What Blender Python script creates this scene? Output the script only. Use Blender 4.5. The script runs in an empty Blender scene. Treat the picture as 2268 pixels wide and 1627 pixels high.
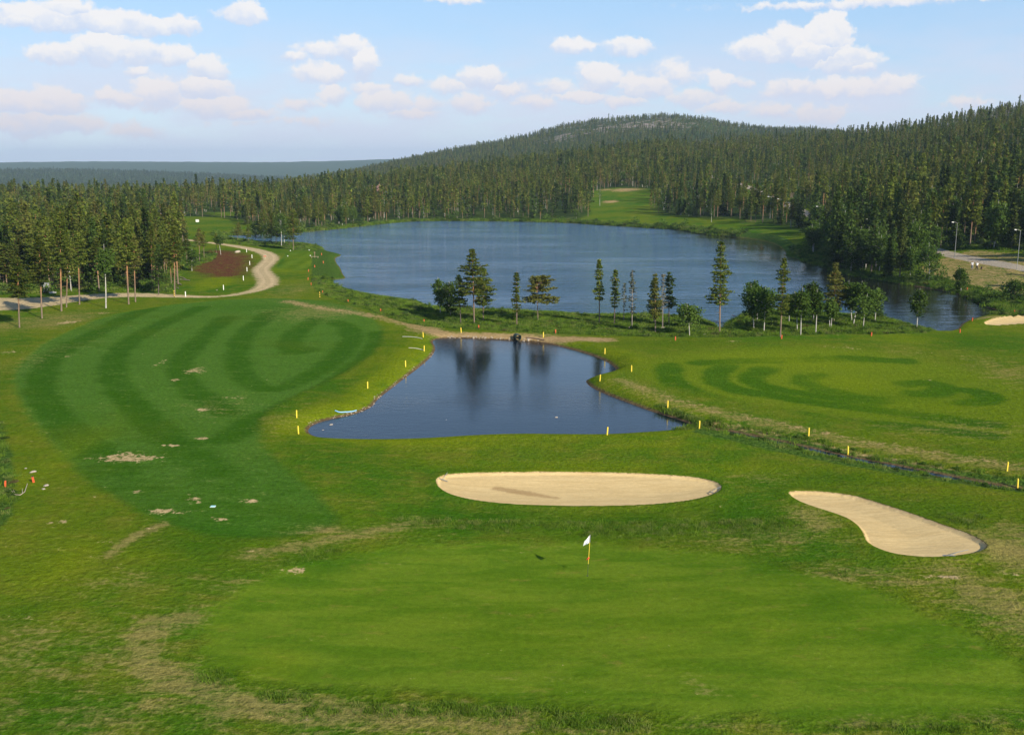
import bpy, bmesh, math, random
import numpy as np
from mathutils import Vector, Matrix
rnd = random.Random(7); nr = np.random.default_rng(11)
R = math.radians
scene = bpy.context.scene
C = scene.collection
# ------------------------------------------------------------------ camera
CAM_H = 22.0; FPX = 2224.0; CX = 1133.5; CY = 813.5; HORIZ = 370.0
PITCH = math.atan((CY - HORIZ) / FPX)
cam = bpy.data.cameras.new('camera'); cam_o = bpy.data.objects.new('camera', cam); C.objects.link(cam_o)
cam.sensor_fit = 'HORIZONTAL'; cam.sensor_width = 36; cam.lens = FPX / 2267 * 36
cam.clip_start = 0.5; cam.clip_end = 40000
cam_o.location = (0, 0, CAM_H); cam_o.rotation_euler = (math.pi/2 - PITCH, 0, 0)
scene.camera = cam_o
# ------------------------------------------------------------------ sun, sky, exposure
SUN_EL = R(29); SUN_AZ = math.atan2(0.66, -0.75)     # clockwise from +Y
sun = bpy.data.lights.new('sun', 'SUN'); sun.energy = 4.6; sun.angle = R(0.53); sun.color = (1.0, 0.90, 0.72)
sun_o = bpy.data.objects.new('sun', sun); C.objects.link(sun_o)
sd = Vector((math.sin(SUN_AZ)*math.cos(SUN_EL), math.cos(SUN_AZ)*math.cos(SUN_EL), math.sin(SUN_EL)))
sun_o.rotation_euler = sd.to_track_quat('Z', 'Y').to_euler(); sun_o.location = sd*100
scene.view_settings.view_transform = 'Standard'; scene.view_settings.look = 'None'
scene.view_settings.exposure = 0.62; scene.view_settings.gamma = 1.0
scene.cycles.max_bounces = 6; scene.cycles.volume_bounces = 0; scene.cycles.transparent_max_bounces = 4
scene.cycles.diffuse_bounces = 2; scene.cycles.glossy_bounces = 3; scene.cycles.transmission_bounces = 2
SKY_STRENGTH = 0.105

def ray(x, y):
    px = (x - CX)/FPX; py = (CY - y)/FPX; c, s = math.cos(PITCH), math.sin(PITCH)
    return (px, c + py*s, -s + py*c)
def azel(x, y):
    a, b, c = ray(x, y); return math.atan2(a, b), c/math.hypot(a, b)

# node helper
class NT:
    def __init__(s, tree): s.t = tree; s.n = tree.nodes; s.l = tree.links
    def node(s, typ, **kw):
        n = s.n.new(typ)
        for k, v in kw.items(): setattr(n, k, v)
        return n
    def inp(s, sock, v):
        if v is None: return
        if hasattr(v, 'links') or hasattr(v, 'is_linked'): s.l.new(v, sock)
        else:
            if sock.type == 'RGBA' and len(v) == 3: v = (*v, 1)
            sock.default_value = v
    def math(s, op, a, b=None, c=None, clamp=False):
        n = s.node('ShaderNodeMath', operation=op, use_clamp=clamp)
        s.inp(n.inputs[0], a); s.inp(n.inputs[1], b); s.inp(n.inputs[2], c); return n.outputs[0]
    def vmath(s, op, a, b=None):
        n = s.node('ShaderNodeVectorMath', operation=op); s.inp(n.inputs[0], a); s.inp(n.inputs[1], b)
        return n.outputs['Value' if op in ('LENGTH', 'DOT_PRODUCT') else 'Vector']
    def mr(s, v, a, b, c=0.0, d=1.0, smooth=True):
        n = s.node('ShaderNodeMapRange', interpolation_type='SMOOTHSTEP' if smooth else 'LINEAR')
        for i, q in enumerate((v, a, b, c, d)): s.inp(n.inputs[i], q)
        return n.outputs[0]
    def mix(s, f, a, b, blend='MIX'):
        n = s.node('ShaderNodeMix', data_type='RGBA', blend_type=blend)
        s.inp(n.inputs[0], f); s.inp(n.inputs[6], a); s.inp(n.inputs[7], b); return n.outputs[2]
    def noise(s, vec, scale, detail=3, rough=0.55, dist=0.0, out=0):
        n = s.node('ShaderNodeTexNoise'); s.inp(n.inputs['Vector'], vec)
        n.inputs['Scale'].default_value = scale; n.inputs['Detail'].default_value = detail
        n.inputs['Roughness'].default_value = rough; n.inputs['Distortion'].default_value = dist
        return n.outputs[out]
    def mapping(s, vec, scale=(1,1,1), rot=(0,0,0), loc=(0,0,0)):
        n = s.node('ShaderNodeMapping'); s.inp(n.inputs[0], vec)
        n.inputs['Scale'].default_value = scale; n.inputs['Rotation'].default_value = rot; n.inputs['Location'].default_value = loc
        return n.outputs[0]
    def attr(s, name, out='Fac'):
        n = s.node('ShaderNodeAttribute', attribute_name=name); return n.outputs[out]
    def bump(s, h, strength=0.5, dist=0.1):
        n = s.node('ShaderNodeBump'); n.inputs['Strength'].default_value = strength
        n.inputs['Distance'].default_value = dist; s.inp(n.inputs['Height'], h); return n.outputs[0]

world = bpy.data.worlds.new('World'); scene.world = world; world.use_nodes = True
def build_world():
    t = NT(world.node_tree); t.n.clear()
    out = t.node('ShaderNodeOutputWorld'); bg = t.node('ShaderNodeBackground')
    bg.inputs['Strength'].default_value = SKY_STRENGTH
    sky = t.node('ShaderNodeTexSky', sky_type='NISHITA'); sky.sun_disc = False
    sky.sun_elevation = SUN_EL; sky.sun_rotation = SUN_AZ; sky.altitude = 250
    sky.air_density = 1.0; sky.dust_density = 0.6; sky.ozone_density = 1.6
    tc = t.node('ShaderNodeTexCoord').outputs['Generated']
    sep = t.node('ShaderNodeSeparateXYZ'); t.l.new(tc, sep.inputs[0])
    x, y, z = sep.outputs
    u = t.math('ARCTAN2', x, y)
    hyp = t.math('SQRT', t.math('ADD', t.math('MULTIPLY', x, x), t.math('MULTIPLY', y, y)))
    v = t.math('DIVIDE', z, t.math('MAXIMUM', hyp, 0.05))
    cmb = t.node('ShaderNodeCombineXYZ'); t.l.new(u, cmb.inputs[0]); t.l.new(v, cmb.inputs[1]); p = cmb.outputs[0]
    # domain warp: billowy
    n1 = t.noise(t.mapping(p, (1, 1.5, 1)), 30, 5, 0.6, out=1)
    w1 = t.vmath('MULTIPLY', t.vmath('SUBTRACT', n1, (0.5, 0.5, 0.5)), (0.016, 0.007, 0))
    n2 = t.noise(p, 130, 4, 0.6, out=1)
    w2 = t.vmath('MULTIPLY', t.vmath('SUBTRACT', n2, (0.5, 0.5, 0.5)), (0.014, 0.010, 0))
    pw = t.vmath('ADD', p, t.vmath('ADD', w1, w2))
    clouds = [ # x, y, half width, half height, strength (image units turned into directions)
        (130,38,115,20,1),(50,44,42,12,.9),(150,22,45,16,1),(240,48,75,18,.9),(330,55,60,14,.8),(395,52,40,15,.9),
        (538,26,42,17,.9),(130,118,55,14,1),(215,106,45,26,1.1),(300,112,55,20,.9),(375,120,45,18,.8),
        (460,152,38,20,1),(450,192,48,20,1),(350,202,42,28,.75),(308,158,20,10,.7),(258,217,44,15,.8),(120,224,55,22,.9),
        (25,224,52,20,.85),(55,272,62,20,.7),(148,272,58,17,.7),(480,236,70,18,.8),(545,252,50,10,.7),
        (775,102,30,22,.9),(808,138,24,27,.8),(720,108,60,13,.5),(732,162,28,16,1),(650,124,26,10,.6),(742,205,34,18,.6),
        (850,224,60,20,.75),(948,228,30,14,.6),(1040,226,44,18,.65),(1072,170,46,19,1),(905,178,30,11,.6),(1185,225,44,13,.5),
        (1265,100,44,13,.8),(1392,102,44,16,.9),(1325,166,42,27,.8),(1590,182,25,20,.7),(1640,184,24,9,.5),(1290,215,58,11,.6),
        (1690,104,58,20,1.2),(1742,92,44,28,1.3),(1832,72,42,32,1.5),(1800,108,66,24,1.3),(1868,130,52,22,1.3),(1905,148,26,13,1.1),
        (1760,192,54,18,.6),(1860,192,110,18,.55),(1975,186,50,20,.6),(1720,246,50,14,.5),(1800,250,70,18,.45),(1490,165,60,24,.4),
        (1900,6,240,9,.5),(1010,2,50,6,.6),(300,290,60,14,.4),(650,270,120,10,.3),(2135,226,40,10,.35),(1430,190,70,22,.6),(1540,215,60,16,.55),(1380,225,50,14,.55),(1610,235,50,12,.5),(1230,190,40,14,.45),(1120,200,45,14,.5),(1000,190,50,16,.45),(820,195,40,14,.5),(690,160,40,16,.6),(670,230,40,12,.45),(900,250,60,12,.5)]
    clouds += [ (rnd.uniform(-500,2700), rnd.uniform(-1500,-60), rnd.uniform(60,200), rnd.uniform(20,60), rnd.uniform(.4,1)) for _ in range(10)]
    F = None; G = None
    for cx, cy, w, h, s in clouds:
        a, e = azel(cx, cy)
        d = t.vmath('MULTIPLY', t.vmath('SUBTRACT', pw, (a, e - 0.12*h/FPX, 0)), (FPX/(w*1.4), FPX/(h*1.6), 0))
        f = t.math('MULTIPLY_ADD', t.vmath('LENGTH', d), -s, s)
        dy = t.vmath('DOT_PRODUCT', d, (0, 1, 0))
        if F is None: F, G = f, dy
        else:
            gt = t.math('GREATER_THAN', f, F); mxn = t.node('ShaderNodeMix', data_type='FLOAT'); t.inp(mxn.inputs[0], gt); t.inp(mxn.inputs[2], G); t.inp(mxn.inputs[3], dy); G = mxn.outputs[0]
            F = t.math('SMOOTH_MAX', F, f, 0.06)
    fbm = t.noise(t.mapping(pw, (1, 1.35, 1)), 48, 6, 0.58)
    fbm2 = t.noise(t.mapping(pw, (1, 1.3, 1), loc=(0, -0.006, 0)), 60, 5, 0.6)
    Fn = t.math('ADD', F, t.math('MULTIPLY', t.math('SUBTRACT', fbm, 0.47), 1.0))
    mask = t.mr(Fn, 0.04, 0.34)
    light = t.mr(t.math('ADD', G, t.math('MULTIPLY', t.math('SUBTRACT', fbm, 0.5), 2.2)), -0.75, 0.35)
    low = t.mr(v, 0.02, 0.11)
    white = t.mix(low, (5.6, 4.85, 4.8), (6.5, 6.1, 5.8))
    grey = t.mix(low, (4.5, 4.5, 5.3), (4.3, 4.75, 5.8))
    ccol = t.mix(light, grey, white)
    # thin veil low in the sky
    vn = t.noise(t.mapping(p, (1, 3.5, 1)), 7, 5, 0.6)
    band = t.math('MULTIPLY', t.mr(v, 0.16, 0.05), t.mr(vn, 0.30, 0.62))
    # paler air near the horizon
    grad = t.mix(t.mr(v, 0.0, 0.16), (4.2, 5.0, 6.05), (2.55, 4.15, 6.2)); grad = t.mix(t.mr(v, 0.14, 0.50), grad, (0.65, 1.35, 3.0))
    base = t.mix(0.72, sky.outputs[0], grad)
    c0 = t.mix(t.math('MULTIPLY', band, 0.75), base, (4.7, 4.8, 5.7))
    col = t.mix(t.math('MULTIPLY', mask, 0.84), c0, ccol)
    # below the horizon
    t.l.new(col, bg.inputs[0]); t.l.new(bg.outputs[0], out.inputs[0])
build_world()

# ------------------------------------------------------------------ outlines, read off the photo as directions and carried to the ground
def und(x, y):
    k = np.clip((y - 20)/30, 0, 1)*np.clip((260 - y)/120, 0, 1)
    return k*(0.30*np.sin(x/11.0 + 0.7*np.sin(y/19.0) + 1.0)*np.sin(y/14.0 + 0.5) + 0.22*np.sin(x/23.0 - y/17.0 + 2.0) + 0.10*np.sin(x/5.1+y/9.0)*np.sin(y/6.3))
def at(x, y, z=None):
    d = ray(x, y); zz = 0.0 if z is None else z
    for _ in range(1 if z is not None else 5):
        t = (zz - CAM_H)/min(d[2], -1e-4); X, Y = d[0]*t, d[1]*t
        if z is None: zz = float(und(X, Y))
    return X, Y
WZ = -0.55
def poly(pts, z=None): return np.array([at(px, py, z) for px, py in pts])
def smoothpoly(P, n=3, closed=True):
    for _ in range(n):
        if closed: Q = np.roll(P, -1, 0)
        else: Q = P[1:]
        A = P if closed else P[:-1]
        N = np.empty((2*len(A), 2)); N[0::2] = A*.75 + Q*.25; N[1::2] = A*.25 + Q*.75
        if not closed: N = np.vstack([P[:1], N, P[-1:]])
        P = N
    return P
def sdf_poly(X, Y, P, pad=40):      # negative inside
    out = np.full(X.shape, float(pad))
    m = (X > P[:,0].min()-pad) & (X < P[:,0].max()+pad) & (Y > P[:,1].min()-pad) & (Y < P[:,1].max()+pad)
    if not m.any(): return out
    x, y = X[m], Y[m]; d2 = np.full(x.shape, 1e12); ins = np.zeros(x.shape, bool)
    for (ax, ay), (bx, by) in zip(P, np.roll(P, -1, 0)):
        ex, ey = bx-ax, by-ay; wx, wy = x-ax, y-ay
        tt = np.clip((wx*ex + wy*ey)/(ex*ex+ey*ey+1e-12), 0, 1)
        d2 = np.minimum(d2, (wx-ex*tt)**2 + (wy-ey*tt)**2)
        c = ((ay > y) != (by > y))
        with np.errstate(divide='ignore', invalid='ignore'):
            ins ^= c & (x < ex*(y-ay)/(ey if ey != 0 else 1e-12) + ax)
    out[m] = np.where(ins, -1, 1)*np.minimum(np.sqrt(d2), pad); return out
def sdf_line(X, Y, P, pad=15, w=None):   # distance to polyline; with w: minus local half width
    out = np.full(X.shape, float(pad))
    m = (X > P[:,0].min()-pad) & (X < P[:,0].max()+pad) & (Y > P[:,1].min()-pad) & (Y < P[:,1].max()+pad)
    x, y = X[m], Y[m]; d = np.full(x.shape, float(pad))
    for i in range(len(P)-1):
        ax, ay = P[i]; bx, by = P[i+1]; ex, ey = bx-ax, by-ay; wx, wy = x-ax, y-ay
        tt = np.clip((wx*ex + wy*ey)/(ex*ex+ey*ey+1e-12), 0, 1)
        q = np.hypot(wx-ex*tt, wy-ey*tt)
        if w is not None: q = q - (w[i]*(1-tt) + w[i+1]*tt)
        d = np.minimum(d, q)
    out[m] = d; return out

POND = [(955,755),(970,750),(1000,748),(1040,749),(1100,752),(1147,755),(1200,758),(1245,768),(1300,783),(1340,798),(1360,812),(1366,820),(1340,830),(1310,837),(1295,843),(1305,855),(1330,868),(1360,880),(1400,895),(1440,910),(1490,925),(1530,938),(1545,944),(1500,951),(1430,956),(1350,961),(1250,961),(1150,960),(1050,964),(950,971),(850,974),(760,973),(712,970),(688,963),(680,953),(692,940),(730,928),(790,916),(825,900),(833,886),(860,865),(892,840),(930,812),(958,787),(965,770)]
LAKE = [(484,523),(522,530),(560,534.5),(600,540),(660,540),(706,545.5),(722,556),(737,559),(756,564),(754,567),(741,571),(744,582),(754,594),(758,607),(766,615),(760,618),(730,620),(739,630),(754,639),(780,646),(810,652.5),(847,659),(884,664),(927,670),(942,679),(975,681),(1026,684),(1080,686),(1155,688),(1240,693),(1278,697.6),(1362,699.5),(1441,700.5),(1498,706),(1536,711),(1564,714.6),(1583,724),(1587,731),(1591,736.5),(1610,738),(1630,736),(1611,728),(1608,721),(1613,715.5),(1631,711),(1638,707),(1639,700),(1660,695),(1725,696.5),(1812,698),(1870,701),(1913,701),(1942,699),(1980,711),(2015,721),(2044,730),(2064,735),(2102,733.5),(2122,728),(2128,718),(2146,708),(2175,699.5),(2204,695),(2233,689),(2183,682),(2178,676),(2154,666),(2131,654.5),(2088,644),(2038,635.5),(1986,628),(1951,621),(1919,616.6),(1884,611),(1861,605),(1835,598),(1812,589),(1794,583),(1771,580),(1765,573),(1736,567),(1742,560),(1730,548.5),(1710,538),(1666,529.5),(1624,524.7),(1561,519.7),(1499,508.5),(1424,504.7),(1361,501),(1299,497),(1249,493.5),(1149,491),(1026,490),(909,490),(834,497.6),(760,506.3),(697,512.6),(660,515),(560,520),(527,521)]
P_POND = smoothpoly(poly(POND, WZ), 2); P_LAKE = smoothpoly(poly(LAKE, WZ), 1)
DITCH = smoothpoly(poly([(1535,945),(1600,953),(1660,966),(1720,978),(1780,991),(1870,1012),(2000,1036),(2120,1060),(2200,1076),(2300,1092),(2500,1125)], WZ), 2, False)
BUNKER1 = smoothpoly(poly([(963,1066),(972,1056),(1000,1049),(1100,1046),(1250,1045),(1400,1048),(1520,1055),(1580,1065),(1601,1079),(1590,1092),(1550,1105),(1500,1113),(1420,1120),(1280,1122),(1150,1119),(1060,1111),(1000,1098),(972,1083)]), 3)
BUNKER2 = smoothpoly(poly([(1742,1092),(1754,1088),(1822,1089),(1891,1098),(1960,1119),(2029,1142),(2098,1167),(2144,1183),(2176,1199),(2189,1212),(2170,1223),(2121,1232),(2052,1236),(1983,1229),(1942,1216),(1916,1200),(1912,1182),(1896,1161),(1868,1144),(1800,1123),(1763,1109)]), 3)
BUNKER3 = smoothpoly(poly([(2172,717),(2195,706),(2230,699),(2320,696),(2330,712),(2240,719),(2200,721)]), 2)
GREEN = smoothpoly(poly([(1300,1200),(1500,1220),(1700,1243),(1850,1280),(1980,1325),(2100,1370),(2200,1430),(2300,1500),(2300,1570),(2000,1600),(1600,1590),(1200,1560),(900,1530),(650,1515),(520,1495),(450,1445),(440,1390),(500,1320),(600,1270),(760,1228),(1000,1203)]), 3)
FAIR1 = smoothpoly(poly([(640,660),(730,668),(800,690),(842,718),(848,745),(830,780),(780,815),(710,850),(640,882),(590,910),(570,945),(580,990),(640,1050),(720,1110),(760,1160),(640,1190),(480,1190),(340,1150),(215,1080),(120,990),(55,905),(28,850),(45,800),(110,752),(190,715),(300,685),(450,668),(560,661)]), 3)
FAIR2 = smoothpoly(poly([(1395,820),(1470,790),(1600,775),(1750,768),(1900,775),(2050,795),(2180,830),(2330,870),(2400,960),(2250,990),(2050,960),(1900,925),(1700,893),(1550,868),(1430,845)]), 3)
ROAD = smoothpoly(poly([(-260,672),(0,674),(70,669),(150,661),(260,652),(390,656),(470,658),(530,652),(585,638),(596,622),(583,606),(576,596),(592,583),(602,571),(590,560),(560,552),(515,544),(470,538),(430,533),(330,520)]), 2, False)
ROADW = 1.0
BANKPATH = smoothpoly(poly([(640,668),(720,685),(800,694),(870,708),(935,727),(980,740),(1060,739),(1140,744),(1230,748),(1330,752)]), 2, False)
DITCHPATH = smoothpoly(poly([(1375,840),(1430,862),(1500,888),(1600,912),(1750,942),(1900,975),(2050,998),(2200,1020),(2330,1040)]), 2, False)
PATH_R = smoothpoly(poly([(1560,455),(1640,468),(1700,482),(1760,500),(1830,522),(1900,541),(1980,556),(2070,581),(2130,594),(2200,607),(2300,624),(2420,645)]), 2, False)
CLEAR_R = poly([(2010,600),(2085,588),(2150,582),(2300,602),(2500,630),(2500,760),(2233,690),(2130,650),(2050,632)])
WILD = [poly([(690,600),(690,630),(705,648),(745,664),(820,686),(880,706),(940,718),(1050,726),(1200,736),(1350,744),(1500,750),(1640,753),(1730,750),(1850,743),(1950,742),(2050,738),(2150,700),(1980,640),(1500,640),(1000,640),(800,620),(760,590),(750,560),(720,552),(700,545),(690,570)], 0),
        poly([(480,520),(500,538),(640,552),(700,556),(720,545),(600,520)], 0),
        poly([(2200,650),(2100,625),(1980,600),(1850,560),(1780,545),(1765,560),(1800,600),(1900,640),(2100,670),(2240,700),(2330,690),(2330,665)], 0),
        poly([(1545,935),(1640,945),(1760,962),(1900,995),(2100,1030),(2300,1060),(2330,1100),(2150,1072),(2000,1045),(1850,1018),(1700,988),(1600,965),(1530,952)], 0),
        poly([(-700,880),(-300,905),(5,940),(20,1000),(35,1060),(40,1100),(20,1150),(0,1180),(-60,1230),(-300,1240),(-700,1200)], 0)]
PEAT = poly([(470,553),(520,556),(552,566),(556,585),(545,605),(520,615),(470,614),(425,598),(440,568)], 0)
LIME = poly([(405,640),(440,615),(500,603),(540,612),(530,635),(480,645),(420,655)], 0)
TEE = poly([(635,560),(690,556),(712,566),(704,583),(680,598),(610,597),(622,575)], 0)

# skylines: image column -> elevation of the tree tops along it
def sky_tab(pts):
    a = np.array([azel(x, y) for x, y in pts]); return a[:,0], a[:,1]
M_AZ, M_T = sky_tab([(-1200,420),(0,410),(300,411),(500,405),(700,396),(900,380),(1100,355),(1300,328),(1500,307),(1650,293),(1800,283),(1900,277),(2000,268),(2100,252),(2200,232),(2267,221),(2600,170),(3300,140)])
A_AZ, A_T = sky_tab([(450,425),(560,405),(640,396),(720,386),(800,370),(870,354),(960,337),(1050,318),(1170,296),(1250,275),(1330,260),(1400,254),(1480,251),(1560,256),(1640,270),(1700,277),(1800,280),(2000,300),(2300,330)])
D_AZ, D_T = sky_tab([(-900,374),(0,372),(150,371),(300,375),(450,381),(600,389),(750,400),(900,410),(2300,420)])
F_AZ, F_T = sky_tab([(-1200,352),(0,357),(200,355),(400,356),(600,357),(750,354),(870,350),(1000,346),(1300,350),(3000,360)])
RM_AZ = np.array([azel(x, 370)[0] for x in (-1200, 0, 700, 1100, 1800, 2267, 3300)]); RM_V = np.array([600, 600, 650, 800, 1000, 820, 700.])
R0_AZ = np.array([azel(x, 370)[0] for x in (-1200, 0, 800, 1150, 1300, 1450, 1650, 1850, 2050, 2267, 3300)]); R0_V = np.array([480, 480, 470, 430, 400, 380, 320, 255, 215, 195, 190.])
def ss(t): t = np.clip(t, 0, 1); return t*t*(3-2*t)
def far_height(X, Y):
    r = np.hypot(X, Y); az = np.arctan2(X, Y)
    rm = np.interp(az, RM_AZ, RM_V); r0 = np.interp(az, R0_AZ, R0_V)
    hm = CAM_H + np.interp(az, M_AZ, M_T)*rm - 9
    ra = 1750.0; hA = CAM_H + np.interp(az, A_AZ, A_T)*ra - 8.5
    amask = ss((az - azel(520, 370)[0])/0.07)*(1 - ss((az - azel(1950, 370)[0])/0.12))
    hA = -22 + (hA + 22)*amask
    hD = CAM_H + np.interp(az, D_AZ, D_T)*3300 - 10
    hF = CAM_H + np.interp(az, F_AZ, F_T)*6500 - 8
    t1 = np.clip((r - r0)/(rm - r0), 0, 1)
    h = hm*(0.35*ss(t1) + 0.65*t1)*1.0
    # past the first crest
    v1 = np.minimum(hm - 10, hA*0.75 + hm*0.15 - 12)
    s = ss((r - rm)/260.); h = np.where(r > rm, hm + (v1 - hm)*s, h)
    s = ss((r - rm - 230)/(ra - rm - 230)); s = 0.5*s + 0.5*np.clip((r - rm - 230)/(ra - rm - 230), 0, 1)
    h = np.where(r > rm + 230, v1 + (hA - v1)*s, h)
    s = ss((r - ra)/700.); h = np.where(r > ra, hA + (-22 - hA)*s, h)
    s = ss((r - 2500)/800.); h = np.where(r > 2500, -22 + (hD + 22)*s, h)
    s = ss((r - 3300)/700.); h = np.where(r > 3300, hD + (-22 - hD)*s, h)
    s = ss((r - 4200)/2300.); h = np.where(r > 4200, -22 + (hF + 22)*s, h)
    s = ss((r - 6500)/1500.); h = np.where(r > 6500, hF + (-60 - hF)*s, h)
    amp = np.clip((r - 300)/800, 0, 1)
    h = h + amp*(1.6*np.sin(X/47+Y/91)*np.sin(Y/63 - X/110) + 1.0*np.sin(X/21.)*np.sin(Y/27.))
    # behind the camera the ground just carries on level
    return np.where(Y < -50, 0, h)
def water_sdf(X, Y):
    return np.minimum(sdf_poly(X, Y, P_POND), sdf_poly(X, Y, P_LAKE))
def height(X, Y, wd=None, dd=None, sd_=None):
    X = np.asarray(X, float); Y = np.asarray(Y, float)
    if wd is None: wd = water_sdf(X, Y)
    if dd is None: dd = sdf_line(X, Y, DITCH)
    if sd_ is None: sd_ = np.minimum(np.minimum(sdf_poly(X, Y, BUNKER1, 10), sdf_poly(X, Y, BUNKER2, 10)), sdf_poly(X, Y, BUNKER3, 10))
    g = und(X, Y) + far_height(X, Y)
    t = np.clip(wd/3.0, 0, 1); s = 1-(1-t)**2.2
    h = np.where(wd > 0, WZ + (g - WZ)*s, WZ + 0.35*np.maximum(wd, -4))
    dw = 0.28; t = np.clip((dd - dw)/2.1, 0, 1); hd = np.where(dd > dw, WZ + (g - WZ)*(1-(1-t)**1.7), WZ - 0.35*(dw - dd))
    h = np.minimum(h, np.where(dd < 4, hd, 1e9))
    h = h - 0.10*ss(-sd_/0.22) - 0.18*ss(-sd_/3.0) + 0.10*np.exp(-((sd_-0.25)/0.6)**2)*(sd_ > -0.2)
    return h
def hz(x, y): return float(height(np.array([x]), np.array([y]))[0])
def ground_at(px, py):            # where the line of sight meets the real terrain
    d = ray(px, py); L = math.hypot(d[0], d[1])
    rr = np.concatenate([np.arange(20, 500, 0.25), np.arange(500, 4000, 2.0)]) / L
    X = d[0]*rr; Y = d[1]*rr; Z = CAM_H + d[2]*rr
    # coarse first
    k = np.arange(0, len(rr), 16); b = Z[k] < height(X[k], Y[k])
    i = int(np.argmax(b)) if b.any() else len(k)-1
    lo = max(0, k[i]-18); sl = slice(lo, k[i]+2); hh = height(X[sl], Y[sl]); b = Z[sl] < hh
    j = lo + (int(np.argmax(b)) if b.any() else 0)
    return float(X[j]), float(Y[j]), hz(X[j], Y[j])

# ------------------------------------------------------------------ ground sheet
def material(name):
    m = bpy.data.materials.new(name); m.use_nodes = True; t = NT(m.node_tree); t.n.clear()
    out = t.node('ShaderNodeOutputMaterial'); p = t.node('ShaderNodeBsdfPrincipled'); t.l.new(p.outputs[0], out.inputs[0])
    return m, t, p, out
def simple(name, col, rough=0.6, var=0.15, scale=8.0, metal=0.0):
    m, t, p, out = material(name)
    tc = t.node('ShaderNodeTexCoord').outputs['Object']; n = t.noise(tc, scale, 4)
    k = t.mr(n, 0.3, 0.7, 1-var, 1+var, False)
    c = t.mix(1.0, (*col, 1), k, 'MULTIPLY'); t.l.new(c, p.inputs['Base Color'])
    p.inputs['Roughness'].default_value = rough; p.inputs['Metallic'].default_value = metal; return m

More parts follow.
